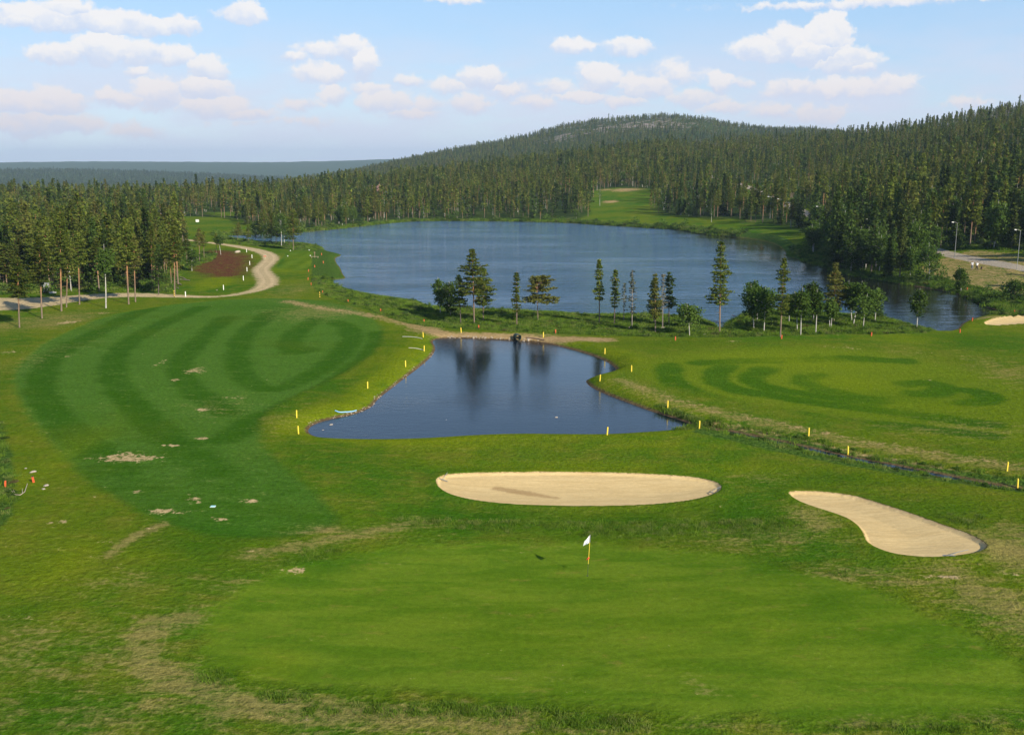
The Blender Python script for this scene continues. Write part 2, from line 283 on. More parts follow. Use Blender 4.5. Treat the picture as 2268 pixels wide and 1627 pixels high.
def ground_material():
    m, t, p, out = material('ground_cover')
    pos = t.node('ShaderNodeNewGeometry').outputs['Position']
    big = t.noise(pos, 0.045, 4, 0.6); mid = t.noise(pos, 0.35, 4, 0.6); fine = t.noise(pos, 3.2, 4, 0.65)
    micro = t.noise(pos, 14.0, 3, 0.7); streak = t.noise(t.mapping(pos, (0.5, 1.6, 1), (0, 0, 0.35)), 0.9, 5, 0.65, 0.6)
    def A(n): return t.attr(n)
    # rough grass
    c = t.mix(t.mr(big, 0.35, 0.65), (0.045, 0.120, 0.010), (0.105, 0.150, 0.012))
    c = t.mix(t.mr(t.math('ADD', t.math('MULTIPLY', mid, 0.6), t.math('MULTIPLY', streak, 0.4)), 0.42, 0.68, 0, 0.6), c, (0.165, 0.160, 0.030))
    # mown fairway, striped
    fw = t.mr(t.math('ADD', A('fair'), t.math('MULTIPLY', t.math('SUBTRACT', mid, 0.5), 0.8)), 0.7, -0.5)
    st = t.mr(t.math('ADD', t.math('MULTIPLY', A('stripe'), 0.85), t.math('MULTIPLY', t.math('SUBTRACT', t.math('ADD', streak, t.math('SUBTRACT', mid, big)), 0.5), 2.2)), -0.9, 0.9)
    fc = t.mix(st, (0.033, 0.094, 0.009), (0.062, 0.135, 0.024))
    fc = t.mix(t.mr(big, 0.5, 0.75, 0, 0.45), fc, (0.090, 0.130, 0.015))
    c = t.mix(fw, c, fc)
    fw2 = t.mr(t.math('ADD', A('fair2'), t.math('MULTIPLY', t.math('SUBTRACT', mid, 0.5), 5)), 3.0, -2.0)
    fc2 = t.mix(t.math('MULTIPLY', st, 0.9), (0.046, 0.110, 0.008), (0.128, 0.178, 0.014))
    c = t.mix(fw2, c, fc2)
    # putting green
    gw = t.mr(t.math('ADD', A('green'), t.math('MULTIPLY', t.math('SUBTRACT', mid, 0.5), 3.0)), 0.8, -0.8)
    gc = t.mix(t.mr(t.noise(t.mapping(pos, (0.35, 1.3, 1), (0, 0, 0.05)), 0.5, 5, 0.6, 0.5), 0.35, 0.65), (0.072, 0.142, 0.012), (0.118, 0.182, 0.020))
    gc = t.mix(t.mr(t.noise(t.mapping(pos, (0.6, 1.2, 1), loc=(9, 4, 0)), 0.9, 5, 0.7), 0.56, 0.74, 0, 0.55), gc, (0.23, 0.18, 0.06))
    c = t.mix(gw, c, gc)
    lush = t.math('MULTIPLY', A('lush'), t.mr(mid, 0.25, 0.55)); c = t.mix(t.math('MULTIPLY', lush, 0.9), c, (0.026, 0.096, 0.006))
    yel = t.math('MULTIPLY', A('yellow'), t.mr(t.math('ADD', mid, t.math('MULTIPLY', streak, 0.5)), 0.45, 0.9, 0.35, 1.0)); c = t.mix(t.math('MULTIPLY', yel, 0.8), c, (0.160, 0.205, 0.010))
    c = t.mix(1.0, c, (0.96, 0.98, 0.62), 'MULTIPLY')
    # dry straw where the sward is thin
    sn = t.math('ADD', t.math('MULTIPLY', streak, 0.55), t.math('MULTIPLY', fine, 0.45))
    dry = t.mr(t.math('ADD', A('dry'), t.math('MULTIPLY', t.math('SUBTRACT', sn, 0.5), 3.4)), 0.36, 1.15)
    c = t.mix(t.math('MULTIPLY', dry, 0.48), c, t.mix(mid, (0.25, 0.175, 0.065), (0.38, 0.275, 0.12)))
    bn = t.math('ADD', t.math('MULTIPLY', t.noise(pos, 0.8, 5, 0.7, 0.3), 0.6), t.math('MULTIPLY', fine, 0.4))
    bare = t.mr(t.math('ADD', A('bare'), t.math('MULTIPLY', t.math('SUBTRACT', bn, 0.5), 3.6)), 0.50, 0.85)
    c = t.mix(bare, c, t.mix(fine, (0.32, 0.235, 0.11), (0.46, 0.35, 0.18)))
    earth = t.mr(t.math('ADD', A('earth'), t.math('MULTIPLY', t.math('SUBTRACT', bn, 0.5), 1.8)), 0.35, 0.8)
    c = t.mix(earth, c, t.mix(streak, (0.26, 0.17, 0.065), (0.44, 0.32, 0.16)))
    # forest floor / undergrowth
    wl = t.mr(t.math('ADD', A('wild'), t.math('MULTIPLY', t.math('SUBTRACT', mid, 0.5), 1.2)), 0.3, -0.3)
    wc = t.mix(t.mr(fine, 0.35, 0.65), (0.030, 0.075, 0.010), (0.075, 0.130, 0.020))
    wc = t.mix(t.mr(mid, 0.55, 0.8, 0, 0.5), wc, (0.12, 0.085, 0.04)); c = t.mix(wl, c, wc)
    ff = t.mix(t.mr(mid, 0.35, 0.7), (0.022, 0.050, 0.010), (0.065, 0.085, 0.022)); c = t.mix(A('forest'), c, ff)
    pe = t.math('MULTIPLY', t.mr(streak, 0.36, 0.50, 0.35, 1.0), t.mr(t.math('ADD', A('peat'), t.math('MULTIPLY', t.math('SUBTRACT', t.math('ADD', t.math('MULTIPLY', mid, .5), t.math('MULTIPLY', fine, .5)), 0.5), 26)), 2.5, -2.5))
    c = t.mix(pe, c, t.mix(t.mr(fine, 0.4, 0.7), (0.075, 0.028, 0.016), (0.17, 0.07, 0.035)))
    # hill rock
    rk = t.mr(t.math('ADD', A('rock'), t.math('MULTIPLY', t.math('SUBTRACT', t.noise(pos, 0.045, 5, 0.75), 0.5), 4.0)), 0.5, 0.8)
    c = t.mix(t.math('MULTIPLY', rk, t.mr(A('rock'), 0.05, 0.3)), c, t.mix(mid, (0.15, 0.125, 0.11), (0.33, 0.28, 0.24)))
    # gravel road
    gr = t.mr(t.math('ADD', A('gravel'), t.math('MULTIPLY', t.math('SUBTRACT', bn, 0.5), 4.5)), 0.6, -0.5)
    gcol = t.mix(t.mr(streak, 0.3, 0.7), (0.44, 0.335, 0.185), (0.57, 0.445, 0.26)); rut = t.mr(t.math('ABSOLUTE', t.math('SUBTRACT', t.math('ADD', A('roadc'), t.math('MULTIPLY', t.math('SUBTRACT', mid, 0.5), 0.5)), 0.85)), 0.15, 0.5); gcol = t.mix(t.math('MULTIPLY', rut, t.mr(fine, 0.3, 0.7, 0.1, 0.5)), gcol, (0.30, 0.25, 0.12)); c = t.mix(gr, c, gcol)
    gg = t.mr(t.math('ADD', A('gravel2'), t.math('MULTIPLY', t.math('SUBTRACT', bn, 0.5), 2.2)), 0.45, -0.25)
    c = t.mix(gg, c, t.mix(streak, (0.30, 0.26, 0.20), (0.44, 0.38, 0.29)))
    # wet bank
    wd = t.math('ADD', A('water'), t.math('MULTIPLY', t.math('SUBTRACT', fine, 0.5), 0.5))
    c = t.mix(t.math('MULTIPLY', t.mr(wd, 0.50, 0.12), A('bank')), c, t.mix(fine, (0.060, 0.040, 0.020), (0.17, 0.12, 0.065)))
    # bunker sand
    sw = t.mr(t.math('ADD', A('sand'), t.math('MULTIPLY', t.math('SUBTRACT', fine, 0.5), 0.12)), 0.03, -0.03)
    rake = t.noise(t.mapping(pos, (0.35, 3.0, 1), (0, 0, -0.15)), 1.1, 4, 0.6, 0.8)
    sc = t.mix(t.mr(rake, 0.3, 0.7), (0.54, 0.395, 0.185), (0.63, 0.475, 0.235))
    sc = t.mix(t.math('MULTIPLY', t.mr(t.math('ADD', A('damp'), t.math('MULTIPLY', t.math('SUBTRACT', t.math('ADD', t.math('MULTIPLY', fine, .5), t.math('MULTIPLY', rake, .5)), 0.5), 2.5)), 0.45, 1.1), 0.6), sc, (0.26, 0.16, 0.07))
    edge = t.mr(A('sand'), -0.16, -0.02); sc = t.mix(t.math('MULTIPLY', edge, t.mr(fine, 0.4, 0.6, 0.2, 0.8)), sc, (0.16, 0.11, 0.05))
    c = t.mix(sw, c, sc)
    # blades and clods: fine colour break-up
    notsand = t.math('SUBTRACT', 1.0, t.math('MULTIPLY', sw, 0.75))
    k = t.math('MULTIPLY', t.math('SUBTRACT', t.math('ADD', t.math('MULTIPLY', fine, 0.4), t.math('MULTIPLY', micro, 0.6)), 0.5), t.math('MULTIPLY', notsand, t.math('SUBTRACT', 3.0, t.math('MULTIPLY', gw, 1.2))))
    c = t.mix(1.0, c, t.math('ADD', 1.0, k), 'MULTIPLY')
    t.l.new(c, p.inputs['Base Color']); p.inputs['Roughness'].default_value = 0.9
    p.inputs['Specular IOR Level'].default_value = 0.0
    tuft = t.noise(pos, 1.6, 5, 0.7)
    hgt = t.math('ADD', t.math('MULTIPLY', fine, t.math('MULTIPLY', notsand, 0.06)), t.math('MULTIPLY', tuft, t.math('MULTIPLY', t.math('SUBTRACT', 1.0, t.math('MAXIMUM', t.math('MAXIMUM', gw, sw), t.math('MULTIPLY', fw, 0.8))), 0.22)))
    hgt = t.math('ADD', hgt, t.math('MULTIPLY', sw, t.math('MULTIPLY', t.noise(t.mapping(pos, (1.0, 7.0, 1), (0, 0, -0.12)), 1.6, 3, 0.6, 0.5), 0.05)))
    t.l.new(t.bump(hgt, 0.9, 1.0), p.inputs['Normal'])
    return m

def blobs(X, Y, items):        # soft ellipses, given where they lie in view, of ground size
    w = np.zeros(X.shape)
    for px, py, rx, ry, s in items:
        x0, y0 = at(px, py) if py > 500 else ground_at(px, py)[:2]; x1 = x0 + rx*math.hypot(x0, y0)/FPX; y1 = at(px, py-ry)[1] if py > 500 else y0 + ry*y0*y0/(CAM_H*FPX)
        ax, ay = abs(x1-x0), abs(y1-y0)+1e-3
        m = (np.abs(X-x0) < 2.5*ax) & (np.abs(Y-y0) < 2.5*ay)
        w[m] = np.maximum(w[m], s*np.exp(-(((X[m]-x0)/ax)**2 + ((Y[m]-y0)/ay)**2)*1.2))
    return w
def band(X, Y, pts, w, s=1.0):
    P = smoothpoly(poly(pts), 2, False); wid = np.interp(np.linspace(0, 1, len(P)), np.linspace(0, 1, len(w)), w)
    d = sdf_line(X, Y, P, 25); wl = np.mean(w)
    # local width by nearest point is approximated with the mean
    return s*np.exp(-(d/wl)**2*1.2)

def terrain_masks(X, Y, wd, dd):
    a = {}
    r = np.hypot(X, Y); az = np.arctan2(X, Y)
    a['water'] = np.minimum(wd, dd - 0.28)
    a['sand'] = np.minimum(np.minimum(sdf_poly(X, Y, BUNKER1, 10), sdf_poly(X, Y, BUNKER2, 10)), sdf_poly(X, Y, BUNKER3, 10))
    a['green'] = sdf_poly(X, Y, GREEN, 20)
    f1 = sdf_poly(X, Y, FAIR1, 60); f2 = sdf_poly(X, Y, FAIR2, 60); a['fair'] = f1; a['fair2'] = f2
    wob = 0.5*np.sin(X/9.0)+0.4*np.sin(Y/11.0)
    def dark(lines, hw, sx, sy, kx, ky, soft):
        d = np.zeros(X.shape)
        for ln in lines:
            q = sdf_line(X, Y, smoothpoly(poly([(kx + a*sx, ky + b*sy) for a, b in ln]), 3, False), 8)
            d = np.maximum(d, 1 - ss((q - hw + soft)/(2*soft)))
        return 1 - 2*d
    s1 = dark([[(950,150),(700,260),(480,370),(300,470),(230,600),(250,720),(350,850),(480,970),(600,1060),(700,1150)],
        [(1180,180),(900,300),(720,400),(650,520),(670,620),(760,730),(870,840),(960,930),(1080,1010),(1200,1110),(1330,1240)],
        [(1330,240),(1120,420),(1030,520),(1100,640),(1230,730),(1330,800)],
        [(1600,210),(1450,320),(1390,420),(1395,520),(1450,610),(1560,665),(1700,645),(1850,570),(1990,470),(2080,380),(2060,300),(1970,265)],
        [(1860,250),(1740,320),(1690,400),(1730,450),(1810,430)],
        [(2225,330),(2215,430),(2060,560),(1860,685),(1600,800),(1430,880),(1330,960)]], 1.5, .3766, .3766, 0, 612.7, .9)*ss((Y - 62)/22.)
    s2x = dark([[(560,260),(560,330),(650,385),(780,430),(950,470),(1200,500),(1500,540),(1800,565),(2100,600)], [(830,265),(770,310),(800,350),(900,385),(1050,405),(1250,435),(1500,470),(1800,505),(2100,545)],
        [(1030,275),(950,310),(960,350),(1100,385),(1300,410),(1500,440)], [(1270,305),(1200,330),(1250,370),(1400,400),(1560,430)], [(1700,350),(1820,340),(1890,370),(1850,400),(1750,395)], [(1950,380),(2080,390),(2110,430),(2000,445)],
        [(700,250),(1000,235),(1400,225),(1700,240)]], 1.5, .45929, .45929, 1225.5, 689.3, .9)
    s1_old = np.sin((-f1 + wob*0.6)*math.pi/4.1 + 1.2); s2 = np.sin((-f2 + wob)*math.pi/3.6)
    fg = np.sin(X/1.0*math.pi/4.0 + Y*0.02)*0.6
    a['stripe'] = np.where(f1 < 3, s1*.8, np.where(f2 < 6, s2x*1.0, fg))
    a['lush'] = np.clip(blobs(X, Y, [(1050,1150,230,30,.9),(1400,1160,220,35,1),(1650,1150,160,40,.9),(700,1250,130,40,.8),(480,1500,60,22,1),(620,1545,90,20,.9),(1000,1570,500,25,.7),(1700,1260,130,25,.7),
        (450,1200,200,60,.7),(120,1560,140,60,.7),(60,1350,60,60,.6),(1850,1330,150,30,.6),(2050,1420,150,40,.7),(1300,1600,120,40,.8),(2050,1130,150,40,.5),(1900,1060,200,18,.7),(2000,885,200,40,.5),(1500,760,200,12,.5),(2150,750,150,20,.5),(600,680,150,8,.5)]), 0, 1)
    a['yellow'] = np.clip(blobs(X, Y, [(720,920,60,35,1),(850,850,70,40,.9),(900,790,60,40,.9),(640,940,35,40,.8),(1000,980,280,16,.7),(1450,985,200,18,.6),(1300,1035,260,16,.8),(1600,1040,150,22,.7),
        (1750,800,160,22,.8),(1900,850,130,22,.8),(2050,900,160,22,.6),(1640,790,120,12,.6),(690,580,28,18,.9),(620,598,60,7,.9),(140,1250,60,60,.7),(60,1060,50,100,.6),(330,1230,60,15,.4),(900,715,60,18,.6),(2000,750,60,10,.9),(1400,1380,900,120,.25),
        (600,1480,120,60,.4),(1800,1130,60,50,.6),(1400,790,60,16,.5)]) + 0.9*np.clip(1 - np.abs(wd-1.5)/2.5, 0, 1)*(Y < 150), 0, 1)
    dry = blobs(X, Y, [(200,1450,200,120,.35),(250,1580,200,60,.5),(700,1610,300,30,.4),(1250,1610,300,30,.4),(1900,1600,300,30,.4),(60,1420,120,60,.55),(100,1480,100,40,.5),(250,1290,120,40,.4),(500,1290,100,30,.35),(1700,1190,220,30,.5),(1900,1270,180,22,.6),(2200,1330,130,60,.85),(2230,1220,80,50,1.1),(1800,1150,60,50,.7),(2260,1180,60,30,.8),
        (2000,1290,160,14,.6),(1500,1200,140,10,.35),(2150,950,200,25,.45),(2250,830,80,50,.5),(700,690,110,20,.6),(650,640,60,22,.5),(600,690,40,8,.4),(120,710,90,25,.7),(30,720,60,30,.6),(1560,1520,60,30,.5),(1150,1500,160,10,.3),
        (30,1560,60,80,.45),(350,1560,100,50,.55),(480,1590,120,30,.6),(900,1600,420,22,.65),(1600,1600,300,18,.4),(620,930,60,40,.35),(480,900,110,30,.3),(1150,1215,160,8,.35),(2000,780,60,25,.3),(2200,1590,90,30,.4),(60,800,70,70,.3),
        (1680,1060,90,20,.35),(800,1240,140,8,.3),(760,1175,150,14,.6),(950,1155,90,8,.45)])
    dry = np.maximum(dry, band(X, Y, [(420,1365),(340,1385),(295,1420),(310,1460),(370,1500),(450,1530),(560,1560),(700,1580),(900,1592),(1150,1605)], [1.5], 0.78))
    dry = np.maximum(dry, band(X, Y, [(2100,1270),(2200,1330),(2300,1400)], [2.0], 0.7))
    dry = np.maximum(dry, band(X, Y, [(240,1230),(290,1190),(360,1160)], [0.6], 0.8))
    dry = np.maximum(dry, band(X, Y, [(560,1225),(680,1205),(800,1180),(930,1155)], [1.1], 0.66))
    dry = np.maximum(dry, band(X, Y, [(1375,842),(1430,864),(1500,892),(1600,918),(1750,950),(1900,982),(2050,1008),(2200,1030),(2330,1050)], [1.7], 0.62))
    a['dry'] = dry*1.05 + 0.18*(r < 260) - 0.11*(sdf_poly(X, Y, GREEN, 20) < 0)
    a['bare'] = blobs(X, Y, [(290,1013,85,11,1.0),(240,1018,40,6,.7),(375,985,24,4,.95),(445,907,24,4,1),(450,970,22,4,.9),(305,1087,14,5,.9),(370,1132,50,12,.75),(430,1105,30,12,.6),(490,1150,25,7,.85),(555,1108,34,6,.9),
        (435,820,34,10,.75),(350,805,12,10,.7),(530,880,40,4,.75),(390,840,14,5,.8),(150,790,12,2,.9),(230,693,15,2.5,1),(150,714,28,5,.8),(660,1262,36,12,.75),(130,1155,30,9,.8),(2100,1276,60,5,.8),(2230,1270,40,8,.5),
        (20,780,22,6,.6),(40,1365,50,8,.5),(470,1145,10,3,.6),(560,1560,20,5,.6),(800,1545,12,4,.6),(1870,770,50,6,.55),(2050,840,20,2,.6),(70,975,14,3,.7),(240,1200,20,6,.5),(480,905,12,3,.5),(700,1590,160,6,.45),
        (1620,755,40,2,.6),(1450,752,30,2,.5),(2050,780,40,3,.5),(1200,1620,120,6,.5),(590,840,10,2,.5),(330,1170,18,4,.6)])
    e = sdf_line(X, Y, BANKPATH, 15); a['earth'] = (0.62 + 0.28*ss((X + 17)/9.))*np.exp(-(e/2.7)**2)
    e2 = sdf_line(X, Y, DITCHPATH, 15); a['earth'] = np.maximum(a['earth'], 0.46*np.exp(-(e2/1.6)**2))
    a['earth'] = np.maximum(a['earth'], 0.62*np.exp(-((dd-1.0)/.7)**2)*(wd > .8))
    cr = sdf_poly(X, Y, CLEAR_R, 30); a['earth'] = np.maximum(a['earth'], 0.58*ss(-cr/3))
    for q in [(940,725,60,20,.7),(1100,742,200,7,.8),(2190,702,60,9,.6),(1385,421,55,2.5,.8),(1660,490,40,4,.5),(1352,447,24,1.5,1),(370,489,35,2.2,1),(560,485,16,2,.9),(600,477,40,2,.9),(680,464,12,2,.8),(884,395,12,4,.9),(720,487,30,2,.6),(830,487,40,2,.5),(1010,478,30,2,.5),(1340,421,30,1.5,.7)]:
        a['earth'] = np.maximum(a['earth'], blobs(X, Y, [q]))
    a['gravel'] = sdf_line(X, Y, ROAD, 15, np.interp(np.linspace(0, 1, len(ROAD)), np.linspace(0, 1, 19), [8.5,8.0,6.3,4.0,2.6,1.5,.8,.8,1.8,2.1,1.9,1.8,1.9,1.9,1.8,1.5,1.3,1.3,1.3]))
    a['roadc'] = sdf_line(X, Y, ROAD, 15)
    a['gravel2'] = sdf_line(X, Y, PATH_R, 15) - 2.0
    far_sand = blobs(X, Y, [])
    wl = np.full(X.shape, 20.0)
    for P in WILD: wl = np.minimum(wl, sdf_poly(X, Y, P, 20))
    wl = np.where((wd < 3.5) & (Y > 250), np.minimum(wl, wd-3.5), wl)
    a['wild'] = np.where((np.minimum(wd, dd) < 0.1) | (a['gravel'] < 1) | (a['gravel2'] < 0.5), 5, wl)
    a['bank'] = np.where(Y > 200, 0.5, 1.0)
    a['peat'] = sdf_poly(X, Y, PEAT, 20)
    a['yellow'] = np.maximum(a['yellow'], ss(-sdf_poly(X, Y, LIME, 20)/3)*0.9)
    tee = sdf_poly(X, Y, TEE, 20); a['fair'] = np.minimum(a['fair'], tee); a['yellow'] = np.maximum(a['yellow'], ss(-tee/1.5)*.55); a['stripe'] = np.where(tee < 1, np.sin(X*1.3)*0.8, a['stripe'])
    a['forest'] = forest_allowed(X, Y, soft=True)
    x1, y1, x2, y2 = azel(1200, 0)[0], 0, azel(1570, 0)[0], 0
    a['rock'] = 0.85*np.exp(-((az - azel(1400, 300)[0])/0.075)**2)*np.exp(-((r - 1590)/80)**2) + 0.55*np.exp(-((az - azel(1245, 310)[0])/0.02)**2)*np.exp(-((r - 1520)/70)**2)
    b1x, b1y = at(1150, 1082); a['damp'] = band(X, Y, [(1100,1072),(1140,1080),(1190,1088),(1230,1094)], [0.5], 0.9) + blobs(X, Y, [(1150,1078,90,14,.5),(1060,1068,50,12,.3),(1560,1080,50,16,.25)])
    return a

# where trees may stand -------------------------------------------------
F_CLEAR = [poly([(-400,690),(0,654),(130,648),(260,648),(390,654),(396,640),(392,600),(415,555),(440,545),(345,525),(335,500),(335,483),(420,482),(500,484),(530,495),(600,512),(760,540),(1640,560),(1700,582),(1850,632),(1920,642),(2060,660),(2240,682),(2900,700),(2900,2600),(-2400,2600),(-2400,700)], 0),
           None]
F_FAR = None
def init_far_clear():
    global F_FAR
    def P(pts): return np.array([ground_at(x, y)[:2] for x, y in pts])
    F_FAR = [P([(1285,497),(1318,474),(1310,455),(1325,436),(1345,424),(1385,419),(1432,424),(1445,440),(1436,455),(1445,474),(1540,484),(1640,489),(1700,500),(1800,516),(1830,530),(1780,548),(1740,552),(1700,540),(1600,522),(1450,507)]),
             P([(335,505),(340,492),(420,486),(520,486),(545,492),(540,506),(520,512),(490,518),(430,540),(400,525)]),
             P([(470,472),(520,470),(540,474),(500,478)]),
             P([(1290,432),(1330,421),(1380,416),(1440,420),(1440,428),(1330,438)])]
def forest_allowed(X, Y, soft=False):
    sh = X.shape; r = np.hypot(X, Y)
    d = np.full(sh, 20.0)
    d = np.minimum(d, sdf_poly(X, Y, F_CLEAR[0], 20))
    for P in F_FAR: d = np.minimum(d, sdf_poly(X, Y, P, 20))
    d = np.minimum(d, sdf_poly(X, Y, P_LAKE, 20) - 1.5)
    d = np.minimum(d, sdf_poly(X, Y, CLEAR_R, 20))
    d = np.minimum(d, sdf_line(X, Y, PATH_R, 15) - 2.7)
    d = np.minimum(d, sdf_line(X, Y, ROAD, 15) - 4.5)
    if soft: return ss(d/6.0)*(Y > 60)
    return (d > 0) & (Y > 60)
init_far_clear()

def new_obj(name, mesh, parent=None, mat=None, link=True):
    o = bpy.data.objects.new(name, mesh)
    if mat is not None and mesh is not None: mesh.materials.append(mat)
    if link: C.objects.link(o)
    if parent is not None: o.parent = parent
    return o
def np_mesh(name, V, Fq, smooth=False):
    me = bpy.data.meshes.new(name); V = np.asarray(V, np.float32); Fq = np.asarray(Fq, np.int32); k = Fq.shape[1]
    me.vertices.add(len(V)); me.vertices.foreach_set('co', V.ravel())
    me.loops.add(Fq.size); me.loops.foreach_set('vertex_index', Fq.ravel())
    me.polygons.add(len(Fq)); me.polygons.foreach_set('loop_start', np.arange(0, Fq.size, k, dtype=np.int32))
    if smooth: me.polygons.foreach_set('use_smooth', np.ones(len(Fq), bool))
    me.update(calc_edges=True); return me
def tag(o, label=None, cat=None, group=None, kind=None):
    if label: o['label'] = label
    if cat: o['category'] = cat
    if group: o['group'] = group
    if kind: o['kind'] = kind
    return o

def build_ground():
    rs = [0.0, 4, 8, 12, 16, 19, 22]; r = 24.0
    while r < 9000:
        rs.append(r); a = 0.85*r*r/(CAM_H*1004); r += max(0.11, min(a, 0.0085*r))
    rs += [12000, 20000, 30000]; rs = np.array(rs)
    inner = np.linspace(-R(34), R(34), 900); outer = np.linspace(R(34), 2*math.pi - R(34), 62)[1:-1]
    az = np.concatenate([inner, outer]); na = len(az); nrr = len(rs)
    A, RR = np.meshgrid(az, rs[1:], indexing='xy'); X = (RR*np.sin(A)).ravel(); Y = (RR*np.cos(A)).ravel()
    wd = water_sdf(X, Y); dd = sdf_line(X, Y, DITCH)
    Z = height(X, Y, wd, dd)
    i = np.arange(nrr-2)[:, None]*na; j = np.arange(na)[None, :]; j2 = (j+1) % na
    Fq = np.stack([i+j, i+na+j, i+na+j2, i+j2], -1).reshape(-1, 4)[:, ::-1]
    V = np.stack([X, Y, Z], 1)
    me = np_mesh('ground', V, Fq, True)
    bm = None
    for k, v in terrain_masks(X, Y, wd, dd).items():
        at_ = me.attributes.new(k, 'FLOAT', 'POINT'); at_.data.foreach_set('value', v.astype(np.float32))
    o = new_obj('ground', me, None, ground_material()); tag(o, kind='structure')
    return o
build_ground()

def water_material(name, deep, wave, str_, stretch, lowf):
    m, t, p, out = material(name)
    pos = t.node('ShaderNodeNewGeometry').outputs['Position']
    q = t.mapping(pos, stretch, (0, 0, 0.12))
    a = t.noise(q, wave, 3, 0.6, 0.4); b = t.noise(q, wave*3.1, 2, 0.5); gust = t.noise(t.mapping(pos, (0.5, 1.4, 1)), 0.035, 3, 0.5)
    lo_ = t.noise(t.mapping(pos, (0.35, 1.5, 1), (0, 0, 0.08)), wave*0.42, 3, 0.6, 0.6)
    h = t.math('ADD', t.math('ADD', t.math('MULTIPLY', a, 0.6), t.math('MULTIPLY', b, 0.25)), t.math('MULTIPLY', lo_, lowf))
    h = t.math('MULTIPLY', h, t.mr(gust, 0.35, 0.65, 0.45, 1.3))
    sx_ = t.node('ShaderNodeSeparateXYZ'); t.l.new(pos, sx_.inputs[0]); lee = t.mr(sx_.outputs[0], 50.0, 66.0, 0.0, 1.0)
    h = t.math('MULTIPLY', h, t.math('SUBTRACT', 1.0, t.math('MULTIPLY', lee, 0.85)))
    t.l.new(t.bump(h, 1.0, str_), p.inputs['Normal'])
    t.l.new(t.mix(lee, deep, (0.012, 0.012, 0.010)), p.inputs['Base Color']); p.inputs['Roughness'].default_value = 0.06  # lake colour also darkened in the inlet, painting in the dark tree reflection
    p.inputs['IOR'].default_value = 1.333; return m
def water_sheet(name, P, mat, off):
    P = smoothpoly(P, 0); Q = np.roll(P, -1, 0); area = 0.5*np.sum(P[:,0]*Q[:,1]-Q[:,0]*P[:,1])
    if area < 0: P = P[::-1]
    T = np.roll(P, -1, 0) - np.roll(P, 1, 0); N = np.stack([T[:,1], -T[:,0]], 1); N /= np.linalg.norm(N, axis=1)[:, None]+1e-9
    P = P + N*off
    bm = bmesh.new(); vs = [bm.verts.new((x, y, WZ)) for x, y in P]; f = bm.faces.new(vs); bmesh.ops.triangulate(bm, faces=[f])
    me = bpy.data.meshes.new(name); bm.to_mesh(me); bm.free()
    return tag(new_obj(name, me, None, mat), kind='structure')
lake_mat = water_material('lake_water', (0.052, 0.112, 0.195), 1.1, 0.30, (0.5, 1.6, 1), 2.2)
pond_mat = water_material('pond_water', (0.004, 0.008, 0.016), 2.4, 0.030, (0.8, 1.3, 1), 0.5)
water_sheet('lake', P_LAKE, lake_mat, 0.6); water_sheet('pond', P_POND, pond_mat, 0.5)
def ditch_water():
    P = DITCH; T = np.gradient(P, axis=0); N = np.stack([T[:,1], -T[:,0]], 1); N /= np.linalg.norm(N, axis=1)[:, None]
    w = 0.75; k = 6; P = P[k:]; N = N[k:]
    V = np.vstack([np.column_stack([P+N*w, np.full(len(P), WZ-0.003)]), np.column_stack([P-N*w, np.full(len(P), WZ-0.003)])])
    n = len(P); F = [[i, i+1, n+i+1, n+i] for i in range(n-1)]
    me = np_mesh('ditch_water', V, F); tag(new_obj('ditch_water', me, None, pond_mat), kind='structure')
    if me.polygons[0].normal.z < 0: me.flip_normals()
ditch_water()
#--TREES--
# ------------------------------------------------------------------ trees
def leaf_material(name, c1, c2, trans=0.25, objvar=0.35, hue=(0.16, 0.12, 0.03)):
    m = bpy.data.materials.new(name); m.use_nodes = True; t = NT(m.node_tree); t.n.clear()
    out = t.node('ShaderNodeOutputMaterial')
    tone = t.attr('tone'); rd = t.node('ShaderNodeObjectInfo').outputs['Random']
    c = t.mix(tone, c1, c2); c = t.mix(t.mr(rd, 0.62, 1.0, 0, 0.55), c, hue)
    c = t.mix(1.0, c, t.mr(rd, 0.0, 0.6, 1-objvar, 1+objvar*0.6, False), 'MULTIPLY')
    d = t.node('ShaderNodeBsdfDiffuse'); t.l.new(c, d.inputs[0]); tr = t.node('ShaderNodeBsdfTranslucent'); t.l.new(c, tr.inputs[0])
    mx = t.node('ShaderNodeMixShader'); mx.inputs[0].default_value = trans
    t.l.new(d.outputs[0], mx.inputs[1]); t.l.new(tr.outputs[0], mx.inputs[2]); t.l.new(mx.outputs[0], out.inputs[0]); return m
def bark_material(name, low, high, z0, z1, kind='pine'):
    m, t, p, out = material(name)
    tc = t.node('ShaderNodeTexCoord').outputs['Object']; sep = t.node('ShaderNodeSeparateXYZ'); t.l.new(tc, sep.inputs[0])
    n = t.noise(t.mapping(tc, (4, 4, 1.2)), 2.0, 4, 0.7)
    f = t.mr(t.math('ADD', sep.outputs[2], t.math('MULTIPLY', t.math('SUBTRACT', n, 0.5), 2.0)), z0, z1)
    c = t.mix(f, low, high)
    if kind == 'birch': c = t.mix(t.mr(t.noise(t.mapping(tc, (2, 2, 7)), 1.5, 3, 0.7), 0.56, 0.66), c, (0.06, 0.05, 0.045))
    c = t.mix(1.0, c, t.mr(n, 0.3, 0.7, 0.75, 1.25, False), 'MULTIPLY')
    t.l.new(c, p.inputs['Base Color']); p.inputs['Roughness'].default_value = 0.85; return m
L_PINE = leaf_material('pine_needles', (0.056, 0.094, 0.014), (0.190, 0.222, 0.038), 0.42, 0.42, (0.125, 0.105, 0.035))
L_SPRUCE = leaf_material('spruce_needles', (0.028, 0.058, 0.014), (0.092, 0.135, 0.028), 0.30, 0.42, (0.08, 0.09, 0.02))
